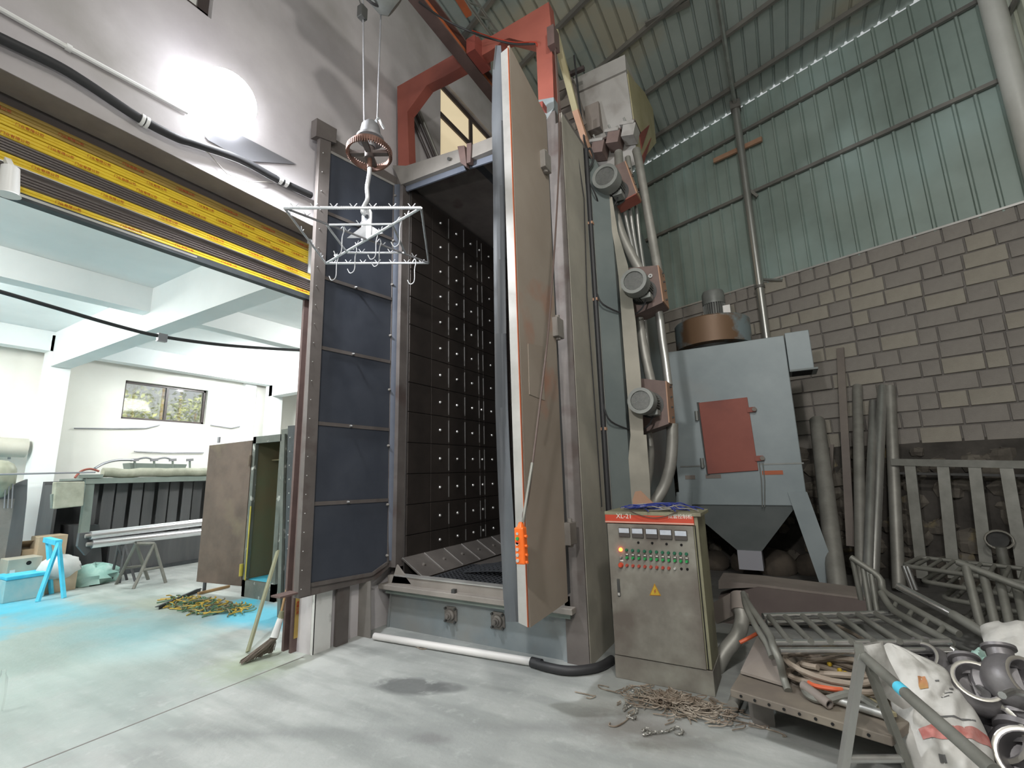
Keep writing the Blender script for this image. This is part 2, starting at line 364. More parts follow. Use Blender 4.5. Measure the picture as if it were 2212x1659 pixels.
M['bagk'] = pm('grey_bag_print', (.14, .14, .14), rough=.7)
M['bagg'] = pm('green_plastic', (.25, .45, .40), (.38, .56, .50), 6, .4)
M['sack'] = pm('white_sack', (.6, .6, .58), (.7, .7, .68), 6, .8)
M['tarp'] = pm('blue_tarp', (.02, .05, .28), (.03, .1, .4), 5, .5)
M['booth'] = pm('booth_grey_green', (.18, .22, .195), (.24, .28, .25), 2, .6)
M['boothd'] = pm('booth_dark_inside', (.06, .062, .065), (.11, .112, .115), 1.5, .7, stretch=(1, 1.5, .2))
M['cloth'] = pm('dusty_cloth', (.30, .31, .24), (.42, .42, .34), 6, .9, bump=.4, bscale=9)
M['rustp'] = pm('rusty_door_plate', (.10, .075, .06), (.17, .125, .10), 2, .65, .2, c3=(.2, .16, .11), s3=1.6)
M['oldp'] = pm('peeling_grey_paint', (.10, .115, .10), (.16, .17, .15), 4, .6, .1, c3=(.5, .5, .46), s3=7, l3=.6, h3=.66)
M['yelp'] = pm('yellow_powder_edge', (.5, .42, .05), (.4, .34, .06), 5, .7)
M['khaki'] = pm('khaki_inside', (.19, .155, .09), (.16, .17, .1), 2, .7)
M['oliv'] = pm('olive_flat_bar', (.20, .20, .12), (.25, .25, .16), 4, .6)
M['wood'] = pm('broom_handle', (.38, .24, .1), (.28, .18, .09), 8, .6)
M['bristle'] = pm('broom_bristle', (.14, .115, .095), (.2, .165, .135), 20, .9)
M['yelh'] = pm('yellow_wire', (.5, .34, .05), rough=.6)
M['grnh'] = pm('green_wire', (.1, .2, .12), rough=.6)
M['angle'] = pm('dark_angle_iron', (.045, .05, .055), (.07, .08, .085), 5, .6, .3)
M['col'] = pm('scuffed_white_column', (.62, .62, .60), (.72, .72, .70), 3, .8, c3=(.4, .4, .38), s3=6, l3=.62, h3=.75)
M['platep'] = pm('brown_plate', (.20, .17, .155), (.27, .235, .205), 2, .7, .1)
M['plate'] = pm('dusty_plate', (.13, .11, .095), (.22, .19, .15), 1.8, .7, .1)
M['rbeam'] = pm('dark_red_beam', (.11, .085, .08), (.15, .12, .11), 2, .7)
M['tubef'] = pm('dusty_tube_frame', (.17, .17, .15), (.24, .24, .215), 5, .5, .35)
M['chrome'] = pm('shiny_tube', (.50, .50, .49), (.66, .66, .65), 7, .25, .9)
M['hose'] = pm('brown_hose', (.25, .20, .155), (.32, .27, .22), 5, .6)
M['hoseo'] = pm('orange_hose', (.6, .12, .05), rough=.5)
M['cast'] = pm('grey_casting', (.17, .16, .165), (.25, .24, .245), 4, .45, .4, bump=.2)
M['castr'] = pm('machined_rim', (.5, .48, .43), rough=.35, metal=.7)
M['pvc'] = pm('white_pvc', (.72, .70, .68), rough=.4)
M['fol'] = pm('foliage', (.28, .34, .12), (.5, .52, .25), 6, .8)
M['folb'] = pm('blue_litter', (.3, .6, .8), rough=.8)
M['steelrod'] = pm('silver_roller', (.75, .75, .77), (.82, .82, .84), 3, .25, .85)
M['green'] = pm('tank_olive', (.30, .31, .24), (.36, .37, .29), 3, .45, .2)
M['ceram'] = pm('duct_cream', (.5, .49, .42), (.56, .55, .48), 3, .6)
M['outlet'] = pm('outlet_sock', (.36, .36, .40), rough=.7)
M['rubblem'] = pm('dark_rubble_mortar', (.05, .045, .04), (.10, .09, .08), 3, .95, bump=.5)
M['bould'] = pm('dark_boulder', (.06, .05, .042), (.11, .09, .07), 3, .95, bump=.5)
# ================================================================ SETTING
fl = struct(MB().box((-12.6, -8, -.2), (4.6, 11.6, 0)).build('floor', M['floor'], base=(0, 0, 0)))
# raised joint between the hall slab and the left room slab
struct(MB().box((-4.012, -8, -.01), (-4.0, 3.0, .0015)).build('trim_1', M['mortar'], base=(-4, -2, 0)))

def wall_x(name, x0, x1, y0, y1, z1, holes, m):
    """A wall between the planes x0 and x1 with rectangular holes (ya, yb, za, zb)."""
    ys = sorted({y0, y1, *[h[0] for h in holes], *[h[1] for h in holes]}); zs = sorted({0, z1, *[h[2] for h in holes], *[h[3] for h in holes]})
    ys = [y for y in ys if y0 <= y <= y1]; mb = MB()
    for a, b in zip(ys, ys[1:]):
        for c, d in zip(zs, zs[1:]):
            if not any(h[0] <= (a + b) / 2 <= h[1] and h[2] <= (c + d) / 2 <= h[3] for h in holes): mb.box((x0, a, c), (x1, b, d))
    return struct(mb.build(name, m, base=(x0, y0, 0)))
wall_x('wall_left', -4.25, -4.0, -8, 11.4, 9.25, [(-2.4, 3.06, 0, 4.2), (4.93, 7.9, 5.9, 7.78), (-.4, 1.69, 5.68, 7.3)], M['plaster'])
struct(MB().box((-4.25, -2.4, 4.196), (-4.002, 3.06, 4.2)).build('trim_2', M['soffit'], base=(-4.1, 0, 4.19)))
# back wall: blocks below, ribbed steel above; it stands askew to the hall
NW = Vector((.332, .943, 0)).normalized(); DW = Vector((NW.y, -NW.x, 0)); P0 = Vector((-2.017, 10.041, 0))
def WB(u, z, d=0): return P0 + DW * u - NW * d + Vector((0, 0, z))       # u along the wall, d out of it into the hall
def roofz(x, y): return 8.99 - (.018 * (x + 4) + .061 * (y - 4.73)) / .998
U0, U1 = -2.3, 5.65
wb = struct(MB().prism([WB(U0, 0, .032), WB(U1, 0, .032), WB(U1, 4.9, .032), WB(U0, 4.9, .032)], NW * .15).build('wall_back', M['mortar'], base=WB(0, 0)))
proto = {}
def block_mesh(k, w_, h_, m):
    key = (k, round(w_, 2), m.name)
    if key in proto: return proto[key]
    r = random.Random(k * 7 + 1); mb = MB(); g = .004
    x0, x1, z0, z1 = g, w_ - g, g, h_ - g; d = .05 + r.uniform(0, .012); j = lambda: r.uniform(-.006, .006)
    fr = [DW * x + Vector((0, 0, z)) - NW * (d + j()) for x, z in ((x0 + .01, z0 + .01), (x1 - .01, z0 + .01), (x1 - .01, z1 - .01), (x0 + .01, z1 - .01))]
    bk = [DW * x + Vector((0, 0, z)) for x, z in ((x0, z0), (x1, z0), (x1, z1), (x0, z1))]
    mb.add(fr + bk, [(0, 1, 2, 3), (4, 5, 1, 0), (5, 6, 2, 1), (6, 7, 3, 2), (7, 4, 0, 3)])
    me = mb.build('block', m, base=(0, 0, 0)); C.objects.unlink(me); proto[key] = me; return me
rb = random.Random(3); bh = .235; z = 4.9 - bh; row = 0
while z > 1.75:
    u = -2.2 + (.2 if row % 2 else 0) + rb.uniform(-.05, .05)
    while u < 5.5:
        w_ = rb.choice([.44, .44, .44, .22, .3]); pale = (row in (1, 2, 3, 4) and rb.random() < .42) or rb.random() < .12
        src = block_mesh(rb.randrange(3), w_, bh, M['block2'] if pale else M['block'])
        c = src.copy(); C.objects.link(c); c.name = 'block'; c.parent = wb; c.location = WB(u, z, .0) - WB(0, 0); u += w_
    z -= bh; row += 1
# rubble footing of the back wall, stones of their own
rub = struct(MB().prism([WB(U0, 0, 0), WB(U0, 0, .34), WB(U0, 1.55, .24), WB(U0, 1.95, .0)], DW * (U1 - U0)).build('wall_back', M['rubblem'], base=WB(0, 0)))
rs = random.Random(5)
def stone(c, r, m='stone'):
    mb = MB(); q = random.Random(rs.randrange(9999)); n = 7; k = 4; vs = []
    for j in range(k + 1):
        ph = math.pi * j / k
        for i in range(n):
            t = 2 * math.pi * i / n; rr = r * q.uniform(.72, 1.12)
            vs.append(Vector(c) + DW * (math.cos(t) * math.sin(ph) * rr * 1.25) - NW * (math.sin(t) * math.sin(ph) * rr * .7) + Vector((0, 0, math.cos(ph) * rr * .9)))
    mb.add(vs, [(j * n + i, (j + 1) * n + i, (j + 1) * n + (i + 1) % n, j * n + (i + 1) % n) for j in range(k) for i in range(n)]); return mb
for i in range(260):
    u = rs.uniform(-1.2, 5.4); z = rs.uniform(.1, 1.8); r_ = rs.uniform(.07, .17)
    mb = stone(WB(u, z, .33 - z * .06 if z < 1.55 else .17), r_); o = mb.build('stone', M['stone'], rub)
# ribbed cladding sheets on the back wall
su = U0; sw = .92
while su < U1:
    e = min(su + sw, U1); mb = MB(); vs = []; fs = []; prof = []; x = su
    while x < e - .01:
        prof += [(x, 0), (x + .17, 0), (x + .188, .045), (x + .212, .045), (x + .228, 0)]; x += .23
    prof.append((e, 0)); prof = [p for p in prof if p[0] <= e]
    for (a, d) in prof:
        for zz in (4.86, None):
            p = WB(a, 0, d + .01); p.z = zz if zz else roofz(p.x, p.y) - .035; vs.append(p)
    n = len(prof); fs = [(2 * i, 2 * i + 2, 2 * i + 3, 2 * i + 1) for i in range(n - 1)]
    MB().add(vs, fs).build('cladding_sheet', M['sheet'], wb); su += sw - .002
for zz in (8.02, 6.70):
    MB().bar(WB(U0, zz, .075), WB(U1, zz, .075), .055, .06).build('girt', M['purlin'], wb)
MB().bar(WB(U0, 4.9, .06), WB(U1, 4.9, .06), .03, .03).build('flashing', M['paler'], wb)
# right wall
wr = wall_x('wall_right', 3.42, 3.55, -8, 9.6, 4.9, [], M['block'])
y = -8.0
while y < 9.2:
    vs = []; prof = []; x = y
    for k in range(4): prof += [(x, 0), (x + .17, 0), (x + .182, .028), (x + .212, .028), (x + .224, 0)]; x += .23
    prof.append((x, 0))
    for (a, d) in prof:
        vs += [(3.42 - d, a, 4.86), (3.42 - d, a, roofz(3.4, a) - .02)]
    MB().add(vs, [(2 * i, 2 * i + 2, 2 * i + 3, 2 * i + 1) for i in range(len(prof) - 1)]).build('cladding_sheet', M['sheet_y'], wr); y += .92
for zz in (6.3, 7.6): MB().bar((3.36, -8, zz), (3.36, 9, zz), .05, .06).build('girt', M['purlin'], wr)
# roof
rf = struct(MB().prism([(-4.3, -8, roofz(-4.3, -8) + .06), (-4.3, 12.3, roofz(-4.3, 12.3) + .06), (-4.3, 12.3, roofz(-4.3, 12.3) + .12), (-4.3, -8, roofz(-4.3, -8) + .12)], (.05, 0, 0)).build('ceiling', M['purlin'], base=(0, 4, 8.9)))
x = -4.3
while x < 3.6:
    for (ya, yb) in ((-8, 1.5), (1.3, 6.9), (6.7, 12.4)):
        prof = []; xx = x; vs = []
        for k in range(4): prof += [(xx, 0), (xx + .162, 0), (xx + .176, .04), (xx + .196, .04), (xx + .212, 0)]; xx += .216
        prof.append((xx, 0)); lift = .012 if ya == 1.3 else 0
        if (8.80 - .332 * x) / .943 < ya: continue
        for (a, d) in prof:
            for yy in (ya, yb if yb < 12 else (8.80 - .332 * a) / .943 + .004): vs.append((a, yy, roofz(a, yy) + d + lift))
        MB().add(vs, [(2 * i, 2 * i + 2, 2 * i + 3, 2 * i + 1) for i in range(len(prof) - 1)]).build('roof_sheet', M['roof'], rf)
    x += .864
for k in range(12):
    d = .6 + 1.1 * k; c = P0 - NW * d; t0 = (-4.05 - c.x) / DW.x; t1 = (3.4 - c.x) / DW.x
    a = c + DW * t0; b = c + DW * t1; a.z = roofz(a.x, a.y) - .045; b.z = roofz(b.x, b.y) - .045
    MB().bar(a, b, .06, .085).build('purlin', M['purlin'], rf)
# purlin clips and short lapped strip seen on the roof
pa = OP(1395, 53, (-4, 4.73, 8.93), (.018, .061, .998)); pb = OP(1490, 5, (-4, 4.73, 8.93), (.018, .061, .998))
MB().bar(pa, pb, .1, .03).build('purlin_splice', M['purlin'], rf)
# corner column, pale, and the slender post by the back wall
t = thing('steel_column', 'thick pale round steel column in the far corner of the green walls', 'column', (3.2, 8.0, 0))
MB().cyl((3.2, 8.0, 0), (3.2, 8.0, 8.72), .125, n=24).build('pipe', M['colw'], t)
MB().box((3.0, 7.85, 0), (3.4, 8.15, .02)).build('base_plate', M['purlin'], t)
t = thing('steel_post', 'slender grey round post rising in front of the block wall', 'post', (-.04, 9.12, 0))
px_ = OP(1580, 240, WB(0, 0, .2), NW); top = Vector((-.04, 9.12, 8.6))
MB().cyl((-.04, 9.12, 0), (-.04, 9.12, 8.55), .068, n=18).build('pipe', M['galv'], t)
MB().cyl((-.04, 9.12, 4.75), (-.04, 9.12, 4.8), .085, n=18).build('collar', M['purlin'], t)
MB().tube([OP(1645, 603, WB(0, 0, .12), NW), OP(1690, 605, WB(0, 0, .08), NW)], .02).build('tie_rod', M['galv'], t)
MB().bar(OP(1607, 402, WB(0, 0, .22), NW), OP(1636, 425, WB(0, 0, .12), NW), .05).build('bracket', M['purlin'], t)
MB().box((-.13, 9.03, 8.45), (.05, 9.21, 8.62)).build('cap_plate', M['purlin'], t)
tag(MB().tube([(-.04, 9.1, 8.56), (-.06, 8.0, 8.58), (-.08, 5.9, 8.72), (-.1, 2, 8.96)], .038).build('roof_tie_tube', M['galv'], base=(-.06, 6, 8.6)), 'thin pale tube running along under the roof above the slender post', 'tube')
tag(MB().bar(OP(1542, 348, WB(0, 0, .12), NW), OP(1646, 300, WB(0, 0, .12), NW), .05, .09).build('orange_batten', M['tanor'], base=OP(1590, 325, WB(0, 0, .16), NW)), 'short orange and grey bar fixed across the green wall by the post', 'bar')
# roof truss seen above the gantry
t = thing('roof_truss', 'pale welded tube truss under the roof above the red gantry', 'truss', OZ(1035, 60, 8.4))
ch = [(OZ(1000, -8, 8.3), OZ(1072, 92, 8.3)), (OZ(1022, -8, 8.55), OZ(1082, 80, 8.55))]
for a, b in ch: MB().tube([a - (b - a) * .6, b + (b - a) * .15], .022).build('chord', M['galv'], t)
for k in range(6):
    f = -.5 + k * .3; a = ch[0][0].lerp(ch[0][1], f); b = ch[1][0].lerp(ch[1][1], f + .15); MB().tube([a, b], .014).build('web_bar', M['galv'], t)
    MB().tube([b, ch[0][0].lerp(ch[0][1], f + .3)], .014).build('web_bar', M['galv'], t)
tag(MB().bar(OZ(982, -18, 8.1), OZ(1013, 33, 8.1), .09, .05).build('orange_bar', M['orange'], base=OZ(1000, 10, 8.1)), 'short orange bar hung under the pale roof truss', 'bar')
# windows high in the left wall
def window(name, x, y0, y1, z0, z1, muls, rails, fm, gm, t=.07, d=.06):
    r = sroot(name, (x, y0, z0))
    mb = MB()
    for (a, b, c, e) in ((y0, y1, z0, z0 + t), (y0, y1, z1 - t, z1), (y0, y0 + t, z0, z1), (y1 - t, y1, z0, z1)): mb.box((x - d / 2, a, c), (x + d / 2, b, e))
    mb.build('window_frame', fm, r)
    for y in muls: MB().box((x - d / 2, y - t / 2, z0 + t), (x + d / 2, y + t / 2, z1 - t)).build('mullion', fm, r)
    for z in rails: MB().box((x - d / 2 - .005, y0 + t, z - t / 2), (x + d / 2 + .005, y1 - t, z + t / 2)).build('rail', fm, r)
    ys = [y0] + list(muls) + [y1]; zs = [z0] + list(rails) + [z1]
    for a, b in zip(ys, ys[1:]):
        for c, e in zip(zs, zs[1:]): MB().box((x - .006, a + t / 2, c + t / 2), (x + .006, b - t / 2, e - t / 2)).build('pane', gm, r)
    return r
window('window_2', -4.10, 4.93, 7.9, 5.9, 7.78, [5.86, 6.8], [7.2], M['brown'], M['glassl'], .09)
window('window_3', -4.10, -.4, 1.69, 5.68, 7.3, [.65], [], M['brown'], M['wplastic'], .09)
# diagonal conduits on the wall behind the gantry leg
for i, (a, b) in enumerate((((890, 225), (952, 372)), ((898, 222), (960, 372)), ((882, 236), (940, 372)))):
    p, q = OX(*a, -3.965), OX(*b, -3.965)
    tag(MB().tube([p, q], .022).build('wall_conduit', M['brown'] if i != 1 else M['galvd'], base=p), ['dark sloping conduit on the plaster behind the red gantry leg', 'dusty pale sloping conduit between the two dark ones', 'dark sloping conduit closest to the red gantry leg'][i], 'conduit')
# ---------------------------------------------------------------- left room shell
MBS = lambda *a: MB().box(*a)
struct(MBS((-12.6, -3.2, 0), (-12.3, 4.36, 4.6)).box((-12.6, 6.06, 0), (-12.3, 9.9, 4.6)).box((-12.6, 4.36, 0), (-12.3, 6.06, 2.97)).box((-12.6, 4.36, 3.82), (-12.3, 6.06, 4.6)).build('wall_far', M['cream'], base=(-12.4, 0, 0)))
struct(MBS((-12.6, 9.6, 0), (-4.25, 9.9, 4.6)).build('wall_end', M['cream'], base=(-8, 9.7, 0)))
struct(MBS((-12.6, -3.5, 0), (-4.25, -3.2, 4.6)).build('wall_near', M['cream'], base=(-8, -3.3, 0)))
struct(MBS((-12.7, -3.5, 4.47), (-4.25, 9.9, 4.65)).build('ceiling', M['slab'], base=(-8, 3, 4.5)))
for i, (a, b) in enumerate((((-11.9, 2.99, 3.8), (-4.25, 3.27, 4.47)), ((-11.9, 7.4, 3.8), (-4.25, 7.68, 4.47)), ((-8.17, -3.2, 4.09), (-7.92, 9.6, 4.468)), ((-12.02, -3.2, 4.09), (-11.76, 9.6, 4.468)), ((-11.9, -1.4, 3.8), (-4.25, -1.12, 4.47)))):
    struct(MBS(a, b).build('trim_%d' % (i + 3), M['slab'], base=a), 'white painted concrete beam under the left room ceiling')
for i, (x0, x1, y0, y1) in enumerate(((-12.05, -11.76, 2.95, 3.28), (-12.05, -11.76, 7.4, 7.72), (-12.3, -12.15, 6.9, 7.2))):
    struct(MBS((x0, y0, 0), (x1, y1, 4.4)).build('trim_%d' % (i + 8), M['white'], base=(x0, y0, 0)), 'white painted square column against the far wall')
wn = window('window_1', -12.42, 4.36, 6.06, 2.97, 3.82, [5.22], [], M['brown'], M['glass'], .05)
# small cracks / cables on far wall
for (pts, lab) in ((((160, 925), (250, 926), (315, 925), (345, 918)), 'thin cable tacked along the cream wall under the bright window'), (((455, 918), (500, 925), (548, 914)), 'short dark cable on the cream wall beside the far column'), (((290, 975), (360, 978), (440, 978)), 'thin dark line of cable on the cream wall above the booth')):
    tag(MB().tube([OX(*p, -12.27) for p in pts], .013, 6).build('wall_cable', M['lampb'], base=OX(*pts[0], -12.27)), lab, 'cable')
# greenery beyond the window
for i, (y, z, r_, lab) in enumerate(((5.5, 3.4, .75, 'pale bush outside behind the left pane of the small window'), (7.2, 3.6, .85, 'yellow green bush outside behind the right pane of the small window'), (6.3, 4.9, .5, 'taller pale bush outside, higher behind the small window'))):
    t = thing('bush', lab, 'bush', (-15.2, y, 0)); q = random.Random(i)
    MB().cyl((-15.2, y, 0), (-15.2, y, z), .06, .03, 8).build('trunk', M['wood'], t)
    mb = MB()
    for k in range(520):
        v = Vector((q.gauss(0, 1), q.gauss(0, 1), q.gauss(0, 1))).normalized() * r_ * q.uniform(.3, 1); c = Vector((-15.2, y, z)) + v; a = Vector((q.uniform(-1, 1), q.uniform(-1, 1), q.uniform(-1, 1))).normalized(); b = a.orthogonal().normalized(); s_ = q.uniform(.04, .1)
        mb.add([c - a * s_, c + b * s_ * .5, c + a * s_, c - b * s_ * .5], [(0, 1, 2, 3)])
    o = mb.build('foliage', M['fol'], t); o['kind'] = 'stuff'
# ================================================================ ROLLER SHUTTER
sh = sroot('door_1', (-4.27, 3.0, 3.5)); sh['label'] = 'half raised roller shutter wrapped in yellow printed film above the opening'; sh['category'] = 'shutter'
bands = [(4.14, 4.06, 'yellowd', 3), (4.055, 3.99, 'yellow', 3), (3.985, 3.905, 'yellow', 3), (3.90, 3.80, 'slatd', 5), (3.797, 3.728, 'yellow', 3), (3.70, 3.615, 'slatd', 4), (3.612, 3.56, 'yellow', 2)]
mk = {}
for (z1, z0, m, n) in bands:
    h = (z1 - z0) / n
    for k in range(n):
        za = z1 - h * (k + 1); X0 = -4.275 if z0 > 3.72 else -4.30
        key = (m, n, z0)
        if key not in mk:
            q_ = .4 if m[0] == 'y' else 1; prof = [(0, 0), (.010 * q_, h * .1), (.016 * q_, h * .35), (.016 * q_, h * .6), (.010 * q_, h * .9), (0, h * .97)]
            vs = []
            for (d, zz) in prof:
                for yy in (-2.35, 3.06): vs.append((X0 + d, yy, za + zz))
            vs += [(X0 - .01, -2.35, za + h * .97), (X0 - .01, 3.06, za + h * .97), (X0 - .01, -2.35, za), (X0 - .01, 3.06, za)]
            n_ = len(vs) // 2
            o = MB().add(vs, [(2 * i, 2 * i + 1, (2 * i + 3) % (2 * n_), (2 * i + 2) % (2 * n_)) for i in range(n_)]).build('slat', M[m], sh); mk[key] = (o, za)
        else:
            src, z_ = mk[key]; inst(src, sh, (0, 0, za - z_))
MB().box((-4.31, -2.35, 3.722), (-4.262, 3.06, 3.73)).build('edge_strip', M['bright'], sh)
MB().box((-4.32, -2.35, 3.70), (-4.30, 3.06, 4.3)).build('curtain_back', M['slatd'], sh)
MB().box((-4.33, -2.35, 3.50), (-4.26, 3.06, 3.535)).box((-4.31, -2.35, 3.535), (-4.28, 3.06, 3.56)).build('bottom_bar', M['angle'], sh)
MB().box((-4.262, -2.35, 3.522), (-4.258, 1.9, 3.540)).build('bar_edge', M['bright'], sh)
def text_mesh(body, size, m, name='lettering', ext=.0008, align='LEFT', space=1.0):
    cu = bpy.data.curves.new(name, 'FONT'); cu.body = body; cu.size = size; cu.extrude = ext; cu.align_x = align; cu.resolution_u = 2; cu.space_character = space
    ob = bpy.data.objects.new(name, cu); C.objects.link(ob); dg = bpy.context.evaluated_depsgraph_get()
    me = bpy.data.meshes.new_from_object(ob.evaluated_get(dg)); bpy.data.objects.remove(ob); me.materials.clear(); me.materials.append(m); me.name = name; return me
def place_text(me, loc, xdir, parent, up=(0, 0, 1)):
    """loc in world; xdir is the reading direction."""
    o = bpy.data.objects.new('lettering', me); C.objects.link(o); o.parent = parent
    p = parent
    while p.parent: p = p.parent
    xd = Vector(xdir).normalized(); u = Vector(up); u = (u - xd * u.dot(xd)).normalized(); n = xd.cross(u)
    Mx = Matrix((xd, u, n)).transposed().to_4x4(); Mx.translation = Vector(loc) - p.location; o.matrix_local = Mx; return o
tm = text_mesh('门业有限公司', .024, M['redl']); tm2 = text_mesh('———', .012, M['redl'])
for j, (zb, X0) in enumerate(((4.085, -4.252), (4.018, -4.252), (3.952, -4.252), (3.918, -4.252), (3.762, -4.252), (3.582, -4.278))):
    y = -.6 + (.17 * j) % .4
    while y < 2.9:
        place_text(tm, (X0, y, zb - .008), (0, 1, 0), sh)
        if j in (1, 4, 5): place_text(tm2, (X0, y - .10, zb + .006), (0, 1, 0), sh)
        y += .38
# guide rail with yellow film at the right end of the opening
g = thing('shutter_guide', 'upright shutter guide rail with yellow film beside the scuffed column', 'guide rail', (-4.2, 3.05, 0))
MB().box((-4.33, 3.0, 0), (-4.30, 3.10, 3.6)).box((-4.22, 3.0, 0), (-4.19, 3.10, 3.6)).box((-4.33, 3.08, 0), (-4.19, 3.10, 3.6)).build('channel', M['raild'], g)
MB().box((-4.188, 3.02, .12), (-4.184, 3.09, .9)).build('yellow_film', M['yellowd'], g)
tv = text_mesh('有限公司', .03, M['redl']); place_text(tv, (-4.182, 3.03, .45), (0, 0, -1), g, up=(0, 1, 0))
struct(MB().box((-4.0, 3.065, 0), (-3.965, 3.26, .62)).box((-4.25, 3.062, 0), (-3.965, 3.075, .62)).build('trim_11', M['col'], base=(-4, 3.1, 0)))
# things on the wall above the shutter
L_ = thing('flood_lamp', 'dazzling white flood lamp on the plaster wall above the shutter', 'lamp', (-4.0, 1.8, 4.86))
MB().bar((-4.0, 1.90, 4.86), (-3.93, 1.84, 4.89), .05, .1).build('bracket', M['lampb'], L_)
ax = Vector((.92, -.22, -.32)).normalized(); c0 = Vector((-3.90, 1.83, 4.90)); s1 = ax.cross(Vector((0, 0, 1))).normalized(); s2 = s1.cross(ax)
Mx = Matrix((s1, ax, s2)).transposed()
k_ = 1.28  # lens oversized so its disc takes in the lamp's glare
MB().lathe([(0, -.05), (.10 * k_, -.045), (.17 * k_, -.01), (.175 * k_, .02), (.175 * k_, .028), (.165 * k_, .03)], c0, ax, 32).build('housing', M['lampb'], L_)
MB().lathe([(0, .045), (.10 * k_, .042), (.18 * k_, .036), (.19 * k_, .03), (.185 * k_, .02)], c0, ax, 32).build('lens', M['lampg'], L_)
# thin dark sheet painted in for the shadow of the lamp housing
tag(MB().prism([OX(441, 293, -3.99), OX(520, 292, -3.99), OX(640, 355, -3.99), OX(532, 348, -3.99), OX(449, 303, -3.99)], (.004, 0, 0)).build('lamp_shadow_sheet', M['lampb'], base=OX(540, 320, -3.99)), 'flat dark triangular sheet standing for the shadow below the flood lamp', 'plate')
cd = thing('wall_conduit', 'thin straight white conduit on the wall running to the flood lamp', 'conduit', OX(147, 103, -3.98))
MB().tube([OX(-60, -14, -3.975), OX(147, 103, -3.975), OX(405, 243, -3.975)], .018).build('pipe', M['wplastic'], cd)
MB().cyl(OX(142, 100, -3.975), OX(154, 107, -3.975), .026).build('coupling', M['wplastic'], cd)
cb = thing('wall_cable', 'thick black cable clipped to the wall above the shutter', 'cable', OX(310, 262, -3.97))
MB().tube(arc([OX(*p, -3.95) for p in ((-60, 50), (0, 82), (120, 140), (190, 182), (300, 255), (380, 297), (420, 310), (520, 345), (600, 388), (672, 422))], 5), .034, 10).build('sheath', M['black'], cb)
for (x, y) in ((303, 257), (313, 263), (601, 386), (613, 392)):
    p = OX(x, y, -3.95); q = OX(x + 7, y + 4, -3.95); MB().cyl(p, q, .045, n=14).build('clip', M['wplastic'], cb)
MB().tube([OX(*p, -3.97) for p in ((412, 306), (450, 330), (490, 375), (535, 392), (590, 393))], .004, 5).build('loose_wire', M['greyw'], cb)
cm = thing('security_camera', 'white bullet security camera hanging at the shutter beside the frame edge', 'camera', OX(20, 360, -4.05))
a, b = OX(23, 362, -3.9), OX(18, 418, -3.9)
MB().cyl(a, b, .042, .05, 18).build('body', M['wplastic'], cm); MB().cyl(b, b + (b - a) * .06, .05, .058, 18).build('hood', M['wplastic'], cm)
MB().bar(a + Vector((0, 0, .0)), Vector((-4.02, a.y, a.z + .1)), .03).build('mount', M['wplastic'], cm)
c2 = thing('security_camera', 'small dark spotlight hanging under the far end of the shutter', 'spotlight', OX(578, 600, -4.3))
MB().cyl(OX(578, 596, -4.35), OX(574, 612, -4.35), .03, .04, 12).build('body', M['lampb'], c2); MB().bar(OX(579, 592, -4.35), OX(579, 598, -4.35), .02).build('mount', M['lampb'], c2)
hc = thing('hanging_cable', 'black cable sagging across the opening under the shutter', 'cable', (-5, 1.5, 2.6))
pts = [(-60, 615), (0, 630), (120, 665), (250, 703), (350, 727), (480, 745), (600, 754), (660, 757)]
MB().tube(arc([OX(x, y, -6.6) for (x, y) in pts], 4), .022, 8).build('sheath', M['black'], hc)
p = OX(350, 728, -6.6); MB().box(p - Vector((.03, .05, .06)), p + Vector((.03, .05, .04))).build('joint_box', M['lampb'], hc)
# ================================================================ SHOT BLASTING MACHINE
def depth(p): return (Vector(p) - O).dot(Vector((-CT[2], -CD[2], -CU[2])))
def prx(pts, X_, vec): return MB().prism([OX(x, y, X_) for x, y in pts], vec)
def pry(pts, Y_, vec): return MB().prism([OY(x, y, Y_) for x, y in pts], vec)
mc = thing('shot_blasting_machine', 'tall open shot blasting chamber with wheel motors on its side and red gantry on top', 'machine', (-2.78, 3.95, 0))
B = lambda lo, hi: MB().box(lo, hi)
B((-3.95, 3.93, .62), (-3.79, 4.05, 5.36)).build('jamb', M['mframe'], mc)
B((-1.80, 3.93, 0), (-1.60, 4.05, 5.16)).build('jamb', M['mframe'], mc)
B((-3.97, 4.05, 0), (-3.93, 7.6, 5.3)).build('side_wall', M['mframe'], mc)
B((-1.62, 3.95, 0), (-1.595, 4.55, 5.28)).build('side_wall', M['mbeige'], mc)
B((-1.80, 4.55, 0), (-1.64, 7.6, 5.3)).build('side_wall', M['inner'], mc)
MB().prism([(-1.62, 4.55, 0), (-1.39, 4.775, 0), (-1.39, 6.9, 0), (-1.62, 7.1, 0)], (0, 0, 4.72)).build('wheel_bay', M['mgreen'], mc)
MB().prism([(-1.62, 4.55, 4.72), (-1.39, 4.775, 4.72), (-1.39, 6.9, 4.72), (-1.62, 7.1, 4.72)], (-.14, 0, .5)).build('bay_top', M['mgreen'], mc)
B((-3.95, 7.55, 0), (-1.62, 7.6, 5.3)).build('back_wall', M['inner'], mc)
B((-3.95, 4.05, 5.28), (-2.86, 7.6, 5.34)).build('top_plate', M['mframe'], mc)
B((-2.76, 4.05, 5.28), (-1.6, 7.6, 5.34)).build('top_plate', M['mframe'], mc)
B((-2.86, 4.05, 5.28), (-2.76, 7.6, 5.29)).build('slot_brush', M['matb'], mc)
h = pry([(848, 357), (877, 358), (991, 322), (997, 349), (866, 399)], 3.92, (0, .12, 0)).build('header_beam', M['mframel'], mc)
pry([(1010, 316), (1070, 293), (1070, 320), (1012, 344)], 3.92, (0, .12, 0)).build('header_beam', M['mframel'], mc)
